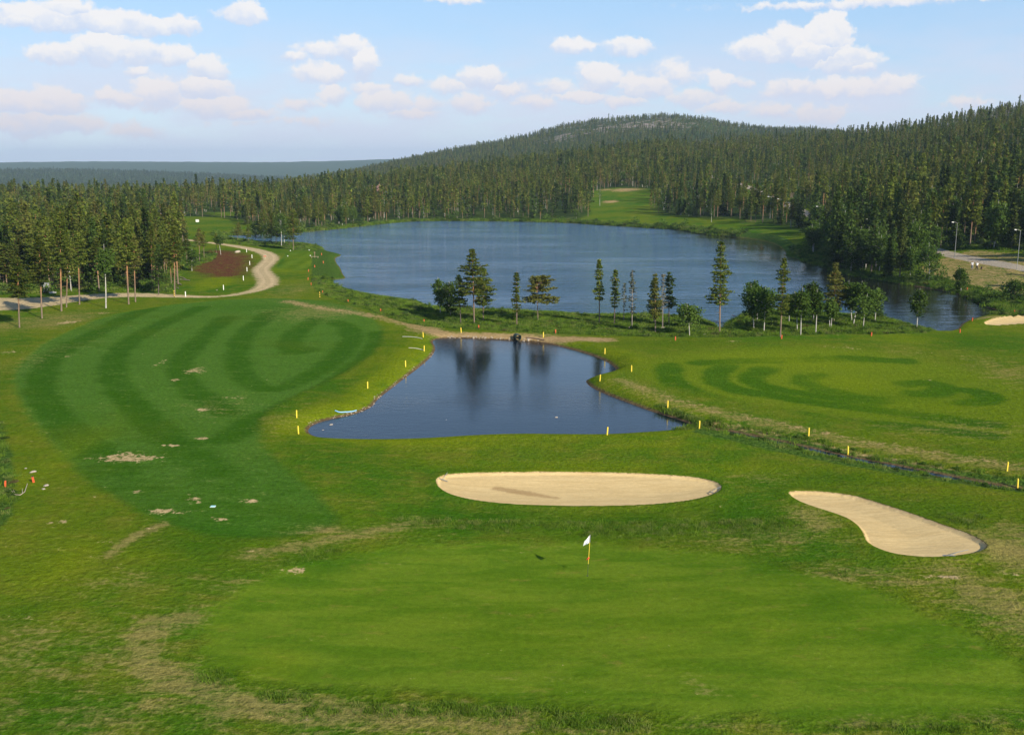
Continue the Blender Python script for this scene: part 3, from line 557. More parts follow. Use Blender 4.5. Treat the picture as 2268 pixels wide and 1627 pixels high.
L_BIRCH = leaf_material('birch_leaves', (0.034, 0.078, 0.012), (0.105, 0.165, 0.030), 0.36, 0.25, (0.10, 0.16, 0.03))
L_GREY = leaf_material('lichened_needles', (0.06, 0.075, 0.045), (0.14, 0.15, 0.10), 0.15, 0.25, (0.16, 0.15, 0.12))
B_PINE = bark_material('pine_bark', (0.19, 0.14, 0.10), (0.36, 0.18, 0.08), 1.5, 6.0)
B_SPRUCE = bark_material('spruce_bark', (0.10, 0.08, 0.065), (0.14, 0.10, 0.075), 1.0, 8.0)
B_BIRCH = bark_material('birch_bark', (0.44, 0.42, 0.38), (0.50, 0.48, 0.43), 0.3, 3.0, 'birch')
B_DEAD = bark_material('dead_wood', (0.20, 0.17, 0.15), (0.28, 0.25, 0.22), 0.5, 6.0)

class MB:
    def __init__(s): s.V = []; s.F = []; s.n = 0
    def add(s, V, F): s.V.append(np.asarray(V, float)); s.F.append(np.asarray(F, int)+s.n); s.n += len(V)
    def tube(s, P, rad, k=5, cap=True):
        P = np.asarray(P, float); n = len(P); T = np.gradient(P, axis=0); T /= np.linalg.norm(T, axis=1)[:, None]+1e-9
        ref = np.where(np.abs(T[:, 2:3]) > 0.9, np.array([[1., 0, 0]]), np.array([[0, 0, 1.]]))
        U = np.cross(T, ref); U /= np.linalg.norm(U, axis=1)[:, None]+1e-9; W = np.cross(T, U)
        a = np.arange(k)*2*math.pi/k; rad = np.asarray(rad)[:, None, None]
        V = P[:, None] + rad*(np.cos(a)[None, :, None]*U[:, None] + np.sin(a)[None, :, None]*W[:, None])
        i = np.arange(n-1)[:, None]*k; j = np.arange(k)[None]; j2 = (j+1) % k
        F = np.stack([i+j, i+j2, i+k+j2, i+k+j], -1).reshape(-1, 4); V = V.reshape(-1, 3)
        if cap:
            b = len(V); V = np.vstack([V, P[-1:], P[:1]])
            F = np.vstack([F] + [[[(n-1)*k+q, (n-1)*k+(q+1) % k, b, b]] for q in range(0)] ) if False else F
        s.add(V, F)
    def quads(s, Cn, size, g, up=0.5, asp=1.0):    # leaf faces at centres Cn
        n = len(Cn); nrm = g.normal(size=(n, 3)); nrm[:, 2] += up; nrm /= np.linalg.norm(nrm, axis=1)[:, None]
        r = g.normal(size=(n, 3)); U = np.cross(nrm, r); U /= np.linalg.norm(U, axis=1)[:, None]+1e-9; W = np.cross(nrm, U)
        sz = (size*g.uniform(0.6, 1.3, n))[:, None]
        V = np.stack([Cn-U*sz*asp, Cn-W*sz*.7, Cn+U*sz*asp, Cn+W*sz*.7], 1).reshape(-1, 3)
        s.add(V, np.arange(4*n).reshape(-1, 4))
    def mesh(s, name, mat, smooth=False, tone=None):
        me = np_mesh(name, np.vstack(s.V), np.vstack(s.F), smooth)
        if tone is not None:
            at_ = me.attributes.new('tone', 'FLOAT', 'FACE'); at_.data.foreach_set('value', np.concatenate(tone).astype(np.float32))
        me.materials.append(mat); return me

def trunk_line(H, bend, g, n=9, lean=(0, 0)):
    z = np.linspace(0, 1, n); ph = g.uniform(0, 6.28); b = bend*H
    x = lean[0]*z + b*np.sin(z*3.0+ph)*z*(1-z*.3) - 0; y = lean[1]*z + b*np.cos(z*2.6+ph)*z*(1-z*.3)
    return np.column_stack([x, y, z*H-0.25*(z == 0)])
def on_line(P, z):
    return np.array([np.interp(z, P[:, 2], P[:, 0]), np.interp(z, P[:, 2], P[:, 1]), z])

def conifer(name, H, cb, Rm, prof, seed, dens=1.0, q=0.30, mats=(None, None), droop=0.0, tr=None, bend=0.004, asym=None, lean=(0, 0), low=False, dead_low=True, clump=(0.55, 0.10), fine=False):
    """trunk mesh and crown mesh of a conifer; prof(t) is the crown radius from its base (t=0) to the tip (t=1)"""
    g = np.random.default_rng(seed); T = MB(); K = MB(); tone = []
    P = trunk_line(H, bend, g, 5 if low else 9, lean); r0 = tr or 0.0075*H+0.022
    T.tube(P, r0*(1-0.93*(P[:, 2]/H).clip(0, 1))**0.8 + 0.008, 4 if low else 7)
    z0 = cb*H; step = 0.85 if low else 0.40 if fine else 0.50; zs = []; z = z0
    while z < H*0.985: zs.append(z + g.uniform(-.1, .1)); z += step*(1-0.35*(z-z0)/(H-z0))
    for z in zs:
        t = (z-z0)/(H-z0); wk = g.uniform(.72, 1.15); nb = int(round((4 if low else 7 if fine else 5)*(0.8+0.2*(1-t))*min(1, dens+.3)))
        a0 = g.uniform(0, 6.28)
        for b in range(max(3, nb)):
            a = a0 + b*6.283/nb + g.normal()*0.25; L = Rm*prof(t)*g.uniform(0.5, 1.3)*wk
            if asym: L *= 1 + asym[0]*math.cos(a-asym[1])
            if L < 0.12: L = 0.12
            if g.random() > dens+0.25: continue
            p0 = on_line(P, z); rise = (0.30 - droop)*(0.4+t)*L if t > .3 else (0.12-droop)*L
            tip = p0 + np.array([math.cos(a)*L, math.sin(a)*L, rise])
            mid = (p0+tip)/2 + np.array([0, 0, 0.06*L])
            if not low or L > 1.2: T.tube([p0, mid, tip], [0.012+0.012*L, 0.010+.006*L, 0.006], 3)
            nc = max(1, int(L/ (0.75 if low else 0.36)*1.0))
            for c in range(nc):
                f = 0.32 + 0.68*(c+g.uniform(.3, .9))/nc; pc = p0*(1-f)**1 + tip*f + np.array([0, 0, 0.05*L*math.sin(f*3)])
                k = max(1, int(round((3 if low else 15 if fine else 8)*dens*g.uniform(.5, 1.3))))
                s_ = clump[0]*(0.6+0.4*min(1, L)); off = g.normal(size=(k, 3))*np.array([s_*.5, s_*.5, clump[1]])
                K.quads(pc+off, q*(1.9 if low else 1), g, 0.9)
                tone.append(np.full(k, np.clip(g.normal(.45, .28), 0, 1)) + g.normal(size=k)*.1)
    # leader
    K.quads(np.array([[*on_line(P, H)[:2], H - .12*i] for i in range(3)]), q*.6, g, 0.2); tone.append(np.full(3, .5))
    if dead_low and not low:   # bare dead branches under the crown
        for z in np.arange(max(1.5, z0-0.28*H), z0, 0.4):
            for b in range(2):
                a = g.uniform(0, 6.28); L = g.uniform(.3, .75)*Rm*0.6; p0 = on_line(P, z)
                T.tube([p0, p0+[math.cos(a)*L*.5, math.sin(a)*L*.5, -.02*L], p0+[math.cos(a)*L, math.sin(a)*L, -.18*L]], [0.018, .012, .006], 3)
    tn = [np.clip(x, 0, 1) for x in tone]
    return T.mesh('trunk', mats[1], True), K.mesh('crown', mats[0], False, tn)

def birch(name, H, cb, Rm, seed, dens=1.0, q=0.17, low=False, lean=(0, 0), stems=1, shape=1.0, bend=0.02):
    g = np.random.default_rng(seed); T = MB(); K = MB(); tone = []
    for sidx in range(stems):
        ln = (lean[0]+g.normal()*.25*H*.3*(stems > 1), lean[1]+g.normal()*.1*H*(stems > 1))
        P = trunk_line(H*(1 if sidx == 0 else g.uniform(.8, .95)), bend, g, 5 if low else 10, ln); Hs = P[-1, 2]
        if stems > 1: P[:, 0] += g.normal()*.15
        r0 = 0.008*Hs+0.022; T.tube(P, r0*(1-0.9*(P[:, 2]/Hs).clip(0, 1))+0.01, 4 if low else 7)
        nlimb = 10 if low else 26
        for i in range(nlimb):
            t = (i+.5)/nlimb; z = (cb-.05 + (0.93-cb)*t)*Hs; a = i*2.4+g.normal()*.4
            rr = Rm*math.sin(math.pi*min(1, (0.16+0.84*t**shape)))**.7*g.uniform(.45, 1.3)/(1 if stems == 1 else 1.25); p0 = on_line(P, z)
            tip = p0 + np.array([math.cos(a)*rr, math.sin(a)*rr, rr*g.uniform(.35, .9)*(1-t*.3)]); tip[2] = min(tip[2], Hs)
            if not low: T.tube([p0, p0*.5+tip*.5+[0, 0, .1*rr], tip], [.03, .018, .007], 3)
            for c in range(2 if low else 4):
                f = g.uniform(.45, 1.08); pc = p0*(1-f)+tip*f + g.normal(size=3)*.2*Rm; pc[2] -= .1*Rm*f
                k = int((5 if low else 24)*dens*g.uniform(.6, 1.4))+1; s_ = .23*Rm**.5
                K.quads(pc + g.normal(size=(k, 3))*[s_, s_, s_*.8], q*(2.3 if low else 1), g, .4)
                tone.append(np.clip(g.normal(.5, .25)+g.normal(size=k)*.12, 0, 1))
    return T.mesh('trunk', B_BIRCH, True), K.mesh('crown', L_BIRCH, False, tone)

PP = lambda t: (min(1, .5+2.0*t))*(1-t)**.85 + .03
PC = lambda t: (1-t)**.85 + .03
PK = lambda t: (.72+.28*math.sin(t*11))*(min(1, .45+1.6*t))*(1-t)**.7 + .03
MP = (L_PINE, B_PINE); MS = (L_SPRUCE, B_SPRUCE); MG = (L_GREY, B_DEAD)
PROTO = {'pine': [], 'spruce': [], 'birch': [], 'pine_low': [], 'spruce_low': [], 'birch_low': [], 'dead_low': []}
for i, (H, cb, Rm, pf, dn) in enumerate([(13.5, .42, 1.75, PP, 1.), (14.5, .5, 1.6, PK, .95), (12, .36, 1.6, PP, 1.), (15, .46, 1.9, PK, .9), (11, .3, 1.5, PC, .95), (13, .55, 1.7, PP, .85)]):
    PROTO['pine'].append((H, conifer('pine', H, cb, Rm, pf, 100+i, dn, .27, MP, 0.03)))
    PROTO['pine_low'].append((H, conifer('pine', H, cb*.8, Rm*1.05, pf, 130+i, 1.0, .27, MP, .03, low=True)))
for i, (H, cb, Rm, dn) in enumerate([(13, .06, 1.6, 1.), (15, .1, 1.5, 1.), (11, .05, 1.5, 1.), (14, .18, 1.3, .9)]):
    PROTO['spruce'].append((H, conifer('spruce', H, cb, Rm, PC, 200+i, dn, .27, MS, 0.28, dead_low=False)))
    PROTO['spruce_low'].append((H, conifer('spruce', H, cb, Rm, PC, 230+i, 1., .28, MS, .25, low=True)))
for i, (H, cb, Rm, st) in enumerate([(9, .3, 1.9, 1), (8, .35, 1.7, 2), (10, .32, 1.8, 1), (7, .25, 1.6, 2)]):
    PROTO['birch'].append((H, birch('birch', H, cb, Rm, 300+i, 1., stems=st)))
    PROTO['birch_low'].append((H, birch('birch', H, cb, Rm, 330+i, 1., low=True, stems=st)))
for i, (H, dn) in enumerate([(10, .35), (12, .25), (9, .5)]):
    PROTO['dead_low'].append((H, conifer('dead', H, .3, 1.1, PP, 400+i, dn, .22, MG, .05, low=True)))

def project(X, Y, Z):
    c, s = math.cos(PITCH), math.sin(PITCH); dz = Z-CAM_H; dep = Y*c - dz*s; up = Y*s + dz*c
    return CX + FPX*X/dep, CY - FPX*up/dep, dep

def make_tree(name, trunk, crown, loc, rz=0, sc=1.0, sxy=1.0, label=None, cat='tree', group=None):
    o = bpy.data.objects.new(name, None); o.empty_display_size = .5; C.objects.link(o)
    o.location = loc; o.rotation_euler = (0, 0, rz); o.scale = (sc*sxy, sc*sxy, sc)
    new_obj('trunk', trunk, o); new_obj('crown', crown, o); tag(o, label, cat, group); return o

# --- the single trees, each with its own size and outline
placed = []     # (x, y, radius) kept free of forest
def single(kind, base, top, wpx, cb, label, group, seed, dens=1.0, prof=None, asym=None, stems=1, shape=1.0, q=None, tr=None, grey=False, name=None):
    X, Y, Z = ground_at(*base); D = math.hypot(X, Y)
    H = (base[1]-top[1])/ (FPX*math.cos(PITCH))*0 + 0
    # height: solve so that the tip projects on the row of the photo's tip
    lo, hi = .5, 40.
    for _ in range(40):
        m = (lo+hi)/2
        if project(X, Y, Z+m)[1] > top[1]: lo = m
        else: hi = m
    H = lo; dep = project(X, Y, Z)[2]; Rm = wpx*1.28*dep/FPX; lx = (top[0]-project(X, Y, Z+H)[0])*dep/FPX
    if kind == 'birch': tm, cm = birch(kind, H, cb, Rm, seed, dens*.75, q or .16, lean=(lx, 0), stems=stems, shape=shape)
    else: tm, cm = conifer(kind, H, cb, Rm, prof or (PC if kind == 'spruce' else PP), seed, dens, (q or .17)*.8, MG if grey else (MS if kind == 'spruce' else MP), .15 if kind == 'spruce' else .05, tr=tr or (.007*H+.02 if grey else None), asym=asym, lean=(lx, 0), clump=(.34, .06), fine=True)
    placed.append((X, Y, 2.0)); return make_tree(name or {'birch': 'birch_tree', 'spruce': 'spruce_tree', 'pine': 'pine_tree'}[kind], tm, cm, (X, Y, Z), 0, 1, 1, label, kind, group)
UMB = lambda t: (1.0-.25*t if t < .22 else (.62 + .5*math.sin((t-.22)*9)**2*(1-t)))*(1 if t < .86 else .75)
G_IS = 'trees on the strip between pond and lake'
single('birch', (975,694), (970,613), 10, .3, 'thin crooked birch, leftmost on the grassy strip between pond and lake', G_IS, 1, .7, stems=1)
single('birch', (998,700.5), (993,622), 15, .18, 'dark leafy birch just left of the tallest pair of pines by the lake', G_IS, 2, 1., stems=1)
single('spruce', (1020,717.5), (1015.5,609), 17, .36, 'dark narrow conifer with bare lower trunk touching the big pine from the left', G_IS, 3, .9)
single('pine', (1050,718.4), (1045,552), 31, .40, 'tall broad pine with reddish trunk above the far end of the pond', G_IS, 4, .95, prof=lambda t: (.85+.15*math.sin(t*14))*(1-t)**.75+.05, q=.17)
single('pine', (1070,711), (1069.5,592), 21, .30, 'bushy green pine tucked against the right side of the tall broad pine', G_IS, 5, 1.1, prof=lambda t: (min(1,.7+t))*(1-t)**.7+.06)
single('pine', (1144,721), (1144,602), 14, .28, 'slender pine left of the flat-topped pine', G_IS, 6, .9, prof=PK)
single('pine', (1191,711), (1188,613), 34, .40, 'flat-topped umbrella pine with long drooping right branch', G_IS, 7, 1.0, prof=UMB, asym=(.28, 0), q=.18)
single('pine', (1327,715.6), (1326.7,574), 14.5, .36, 'slim tall pine with bare lower half, alone in the middle of the lake shore', G_IS, 8, 1.0, prof=PK)
single('pine', (1360,719.4), (1362.7,595), 15, .33, 'slim pine just right of the lone slim tall one', G_IS, 9, .9, prof=PK)
single('pine', (1380.7,711), (1382,627), 9, .3, 'small sparse grey pine, the shortest of the middle row', G_IS, 10, .35, grey=True)
single('pine', (1399,725), (1400,598), 10, .26, 'thin sparse pine with see-through crown and grey twigs', G_IS, 11, .45, grey=True)
single('spruce', (1448,716), (1446,618), 13, .25, 'dark conifer half hidden behind a bushy olive pine', G_IS, 12, .8)
single('pine', (1451,738), (1450,606), 14, .25, 'bushy olive pine standing nearest the right fairway edge', G_IS, 13, 1.0)
single('pine', (1466.8,725), (1468,606), 9, .3, 'sparse grey pine squeezed between a bushy pine and a dark conifer', G_IS, 14, .4, grey=True)
single('spruce', (1481,719.4), (1481.3,602), 18, .33, 'dark conifer with black trunk and branches reaching right over the water', G_IS, 15, .8, prof=PK, asym=(.25, 0))
single('birch', (1526.7,743), (1521,671), 18, .36, 'small round-crowned birch with pale trunk at the fairway edge', G_IS, 16, .8)
single('pine', (1593,736.4), (1596,535), 27, .32, 'tallest pine, orange trunked, standing at the tip of the narrow inlet', G_IS, 17, .85, prof=lambda t: (.8+.2*math.sin(t*16))*min(1,.75+t)*(1-t)**.7+.04, q=.17)
G_PE = 'trees on the small wooded point'
single('birch', (1668.8,728.5), (1664,628), 18, .36, 'leftmost birch of the wooded point, thin white trunk', G_PE, 18)
single('birch', (1676.6,709.6), (1672,621), 14, .38, 'birch at the back left of the wooded point, half hidden by leaves', G_PE, 19)
single('birch', (1691,735.7), (1695,634), 19, .36, 'white trunked birch left of the leaning pine on the wooded point', G_PE, 20)
single('pine', (1727.5,745.9), (1736,572), 20, .3, 'tall leaning pine rising from among birches on the wooded point', G_PE, 21, .9, prof=PK)
single('birch', (1747,714), (1747,652), 9, .4, 'small thin birch behind the leaning pine', G_PE, 22, .6)
single('birch', (1765,731), (1760,645), 13, .4, 'birch with thin slanting trunk right of the leaning pine', G_PE, 23, .8)
single('birch', (1772.5,742), (1777,636), 15, .42, 'birch with thick white trunk nearest the fairway on the wooded point', G_PE, 24)
single('birch', (1801,709.6), (1801,622), 16, .34, 'dark leafy birch right at the lake side in the middle of the point', G_PE, 25)
single('birch', (1806,737), (1809,640), 12, .45, 'birch with straight white trunk in the middle front of the point', G_PE, 26, .8)
single('pine', (1846.5,714), (1849.5,581), 24, .28, 'broad green pine on the right half of the wooded point', G_PE, 27, 1.0)
single('birch', (1838,726), (1844,660), 10, .5, 'low birch with forked pale stems below the broad green pine', G_PE, 28, .6, stems=2)
single('birch', (1885.8,714), (1880,621), 15, .4, 'birch with upright trunk beside the strongly leaning birch', G_PE, 29, .9)
single('birch', (1888.7,719), (1909,621), 19, .42, 'strongly leaning birch with wide crown on the wooded point', G_PE, 30)
single('birch', (1910.5,728.5), (1920,650), 13, .4, 'thin birch with short pale trunk right of the leaning birch', G_PE, 31, .7)
single('birch', (1937,711), (1942.4,637), 13, .32, 'birch at the right end of the wooded point against dark water', G_PE, 32, .8)
single('birch', (2029.5,727.6), (2036,637), 14, .4, 'lone slender birch at the bank with dark water all round it', G_PE, 33, .6)
G_RS = 'birches on the right shore'
single('birch', (2057,624), (2058,537), 21, .12, 'big leafy birch on the right shore left of the sandy clearing', G_RS, 34, 1.2, q=.19)
single('birch', (2128,648), (2125,591), 11, .2, 'small birch with leaning white foot at the edge of the sandy clearing', G_RS, 35, 1.)
single('birch', (2247,668), (2244,622), 17, .1, 'round bushy birch at the right edge above the shore', G_RS, 36, 1.2)
single('birch', (2015,618), (2016,545), 8, .3, 'narrow birch with long bare white trunk by the right shore', G_RS, 37, .9)
single('birch', (1973,603), (1974,530), 10, .4, 'white trunked birch in front of the dark shore spruces', G_RS, 38, 1.)
single('birch', (1884,603), (1886,512), 17, .1, 'bright green birch leaning out over the right shore', G_RS, 39, 1.2, q=.2)
G_ROAD = 'tall trees between gravel road and left fairway'
for k, (b, tp, w, cb, lab, kd) in enumerate([
    ((43,725.4), (37.5,566), 26, .42, 'orange trunked pine nearest the camera, leftmost beside the fairway', 'pine'),
    ((93,705.4), (85,520), 24, .42, 'tall pine, second from the left between gravel road and fairway', 'pine'),
    ((136,689), (132,468), 27, .45, 'very tall pine with grey foot beside a bare earth spot', 'pine'),
    ((147,680.4), (150,540), 18, .5, 'slimmer pine close behind the very tall one', 'pine'),
    ((176,674), (172,510), 18, .55, 'thin straight pine standing on the road verge', 'pine'),
    ((234.4,682.4), (232,540), 13, .62, 'white stemmed birch standing alone at the fairway corner', 'birch'),
    ((285,674), (276,482), 21, .48, 'leaning tall pine just right of the white birch', 'pine'),
    ((300,669), (295,518), 18, .5, 'thin orange pine, rightmost of the roadside trees on the verge', 'pine'),
    ((387,655.4), (385,500), 20, .5, 'straight pine at the right end of the left wood with striped foot', 'pine'),
    ((337,640), (334,500), 18, .4, 'pine in the last row of the left wood, left of the striped foot', 'pine'),
    ((351,653), (350,540), 15, .3, 'dark dense pine at the road edge near the right end of the left wood', 'spruce')]):
    single(kd, b, tp, w, cb, lab, G_ROAD, 50+k, 1.0, q=.19)
G_PT = 'trees round the dark peat patch'
for k, (b, tp, w, cb, kd, lab) in enumerate([((442,580),(440,505),12,.5,'pine','pine with orange foot left of the dark peat patch'), ((452,573),(450,515),9,.5,'pine','small pine just behind the left edge of the peat patch'),
    ((414,588),(412,520),10,.5,'pine','slim pine left of the peat patch against the left wood'), ((489,564),(483,520),7,.6,'birch','leaning white birch stem at the back of the peat patch'), ((425,600),(424,550),9,.3,'birch','low leafy birch by the front left of the peat patch'),
    ((479,562),(478,515),7,.5,'pine','thin pine beside the leaning white stem')]):
    single(kd, b, tp, w, cb, lab, G_PT, 80+k, .8)
G_LB = 'trees on the left lake bank'
for k, (b, tp, w, cb, kd, lab) in enumerate([((623,546),(622,466),13,.45,'birch','birch with straight pale trunk on the left lake bank'), ((649.5,553.8),(648,462),19,.35,'pine','big pine at the right end of the left lake bank'),
    ((629.5,541),(630,480),12,.4,'birch','birch behind the pale trunk on the left lake bank'), ((584.6,535),(584,462),15,.25,'pine','pine in the middle of the left lake bank group'), ((600,538),(602,470),14,.3,'pine','dark pine right of the middle of the left bank group'),
    ((611,540),(612,486),11,.3,'spruce','short dark conifer inside the left bank group'), ((567.6,533.8),(566,488),12,.3,'birch','round birch left of the left bank pines'), ((526,532.5),(528,492),9,.3,'pine','short pine at the left end of the narrow water'),
    ((594,537),(590,493),10,.2,'birch','low birch at the foot of the left bank pines'), ((640,545),(641,495),11,.3,'spruce','dark conifer beside the big pine on the left bank'), ((550,537),(549,500),8,.3,'pine','tiny pine above the gravel bend')]):
    single(kd, b, tp, w, cb, lab, G_LB, 95+k, .9)

# --- the woods
def scatter(x0, x1, y0, y1, cell, g):
    nx, ny = int((x1-x0)/cell), int((y1-y0)/cell); i, j = np.meshgrid(np.arange(nx), np.arange(ny))
    return x0+(i+g.uniform(0, 1, i.shape)).ravel()*cell, y0+(j+g.uniform(0, 1, i.shape)).ravel()*cell
g = np.random.default_rng(5); XS, YS = [], []
for (ra, rb, cell) in ((95, 420, 3.5), (420, 900, 4.3), (900, 2100, 5.7), (2100, 3600, 11.0)):
    x, y = scatter(-rb*.8, rb*.8, 60, rb, cell, g); r = np.hypot(x, y); az = np.arctan2(x, y)
    m = (r >= ra) & (r < rb) & (np.abs(az) < (R(39) if rb > 500 else R(33))) & (y > 0)
    if ra >= 2000: m &= az < azel(1000, 370)[0]
    XS.append(x[m]); YS.append(y[m])
X = np.concatenate(XS); Y = np.concatenate(YS); m = forest_allowed(X, Y); X, Y = X[m], Y[m]
r = np.hypot(X, Y); az = np.arctan2(X, Y); hzn = HORIZ; PXC = CX + FPX*np.tan(az)*math.cos(PITCH)*0 + 0
colx = np.tan(az)*FPX/math.cos(PITCH)+CX
# thin the strips by the water, the rocky hill and open stands
wd = water_sdf(X, Y); keep = np.ones(len(X), bool)
nearshore = (r < 520) & (colx > 480) & (colx < 1850); openz = nearshore & (wd < 42)
keep &= ~(openz & (g.random(len(X)) > np.clip(np.where(colx < 950, .32, .14) + wd/42*0.5, 0, 1)))
rockm = np.exp(-((az - azel(1400, 300)[0])/0.075)**2)*np.exp(-((r - 1590)/90)**2) + .8*np.exp(-((az - azel(1245, 310)[0])/0.02)**2)*np.exp(-((r - 1520)/80)**2); keep &= g.random(len(X)) > rockm*0.88
keep &= ~((r < 420) & (colx > 2050) & (g.random(len(X)) < .42)); keep &= g.random(len(X)) > .15; keep &= ~((colx < 400) & (r < 340) & (g.random(len(X)) < .28))
keep &= ~((colx > 395) & (colx < 745) & (r < 560) & (g.random(len(X)) < .45))
keep &= ~(((colx - 838)/26)**2 + ((r-735)/70)**2 < 1)          # house plot
for (a_, b_, c_) in placed: keep &= (X-a_)**2 + (Y-b_)**2 > c_**2
X, Y, r, az, colx, wd = [v[keep] for v in (X, Y, r, az, colx, wd)]
Z = height(X, Y); n = len(X)
pn = np.sin(X/37+1)*np.sin(Y/53)+.6*np.sin(X/13-Y/19); u = g.random(n)
kind = np.zeros(n, int)                 # 0 pine 1 spruce 2 birch 3 dead
kind[u < .26 + .16*pn] = 1
cloud_shaded = (r > 2400); kind[cloud_shaded & (u < .95)] = 1  # far hill nearly all spruce: their dark tone stands in for cloud shadow
kind[(u > .86 - .05*pn)] = 2
shore = (wd < 24) & (r < 420); kind[shore & (u > .72)] = 2
rs_ = shore & (colx > 1800) & (colx < 2060); kind[rs_] = np.where(u[rs_] > .55, 2, 1)
lw = (colx < 400) & (r < 330); kind[lw] = np.where(u[lw] < .20, 1, np.where(u[lw] > .95, 2, 0))
M_el = np.interp(az, M_AZ, M_T); rmv = np.interp(az, RM_AZ, RM_V)
crest = (colx > 1500) & (r > rmv*.82) & (r < rmv*1.5); kind[crest & (g.random(n) < .45)] = 3
hgt = g.normal(12.2, 2.1, n); hgt[kind == 1] = g.normal(11.8, 2.8, (kind == 1).sum()); hgt[kind == 2] = g.normal(8.5, 1.4, (kind == 2).sum()); hgt[kind == 3] = g.normal(9, 2, (kind == 3).sum())
hgt = np.clip(hgt, 5, 18); hgt[(r > 900)] *= .85; hgt[(shore) & (kind == 0)] *= .85; hgt[(colx < 395) & (r < 400)] *= g.uniform(.6, .97, ((colx < 395) & (r < 400)).sum()); hgt[r > 350] *= g.uniform(.62, 1.02, (r > 350).sum()); hgt[r > 480] *= .9; hgt[(colx > 1500) & (r > 450)] *= .86
hgt[(colx > 1800) & (r < 300)] *= 1.04
# how much of each tree the photo shows
px, pyb, dep = project(X, Y, Z); _, pyt, _ = project(X, Y, Z+hgt); wpx = 1.6*FPX/dep
infr = (px > -15) & (px < 2282) & (r < 1000)
occ = np.zeros((408, 568), bool); vis = np.zeros(n); order = np.argsort(r)
for i in order:
    if not infr[i]: continue
    x0, x1 = int(max(0, (px[i]-wpx[i])/4)), int(min(567, (px[i]+wpx[i])/4))+1; y0, y1 = int(max(0, pyt[i]/4)), int(min(407, (pyb[i])/4))+1
    if x1 <= x0 or y1 <= y0: continue
    blk = occ[y0:y1, x0:x1]; vis[i] = (~blk).sum(); occ[y0:max(y0+1, int(y0+(y1-y0)*.75)), x0:x1] = True
IND = {}
for kd, cnt in ((0, 270), (1, 190), (2, 150)):
    c = np.where((kind == kd) & (vis > 3))[0]; c = c[np.argsort(-vis[c])][:cnt]
    for i in c: IND[int(i)] = kd
KN = ['pine', 'spruce', 'birch', 'dead']
def region(i):
    c = colx[i]; R_ = r[i]
    if c < 400 and R_ < 360: return 'the dense wood left of the gravel road'
    if c < 760: return 'the far wood left of the lake'
    if c < 1300: return 'the wood along the far shore of the lake'
    if c < 1480: return 'the wood round the distant fairway'
    if c < 1830: return 'the wood right of the distant fairway'
    if R_ < 260: return 'the dark wood on the right shore'
    return 'the wooded slope on the right'
DESC = ['olive green pine with orange bark in ', 'dark narrow spruce in ', 'light green birch with white stem in ']
for i, kd in IND.items():
    hi = r[i] < 430; P = PROTO[KN[kd] if hi else KN[kd]+'_low']; H, (tm, cm) = P[int(g.integers(len(P)))]
    s_ = hgt[i]/H; make_tree(KN[kd]+'_tree', tm, cm, (X[i], Y[i], Z[i]-.05), g.uniform(0, 6.28), s_, g.uniform(.9, 1.2)*min(1.25, 1/s_**.5), DESC[kd]+region(i), KN[kd], KN[kd]+'s in '+region(i))

# the rest of the woods: one object, trees set on points
tree_lib = bpy.data.collections.new('tree_library')
lib = {}; idx = 0
for key in ('pine', 'spruce', 'birch', 'pine_low', 'spruce_low', 'birch_low', 'dead_low'):
    lib[key] = []
    for (H, (tm, cm)) in PROTO[key]:
        bmj = bpy.data.meshes.new('x'); nt, nc = len(tm.vertices), len(cm.vertices)
        V = np.zeros((nt+nc)*3, np.float32); tm.vertices.foreach_get('co', V[:nt*3]); cm.vertices.foreach_get('co', V[nt*3:])
        fa = np.zeros(len(tm.loops), np.int32); tm.loops.foreach_get('vertex_index', fa); fb = np.zeros(len(cm.loops), np.int32); cm.loops.foreach_get('vertex_index', fb)
        me = np_mesh('tree_pattern', V.reshape(-1, 3), np.vstack([fa.reshape(-1, 4), fb.reshape(-1, 4)+nt]))
        me.materials.append(tm.materials[0]); me.materials.append(cm.materials[0])
        mi = np.zeros(len(me.polygons), np.int32); mi[len(tm.polygons):] = 1; me.polygons.foreach_set('material_index', mi)
        tv = np.zeros(len(cm.polygons), np.float32); cm.attributes['tone'].data.foreach_get('value', tv)
        a_ = me.attributes.new('tone', 'FLOAT', 'FACE'); a_.data.foreach_set('value', np.concatenate([np.zeros(len(tm.polygons), np.float32), tv]))
        o = bpy.data.objects.new('tp_%03d' % idx, me); tree_lib.objects.link(o); lib[key].append((idx, H)); idx += 1
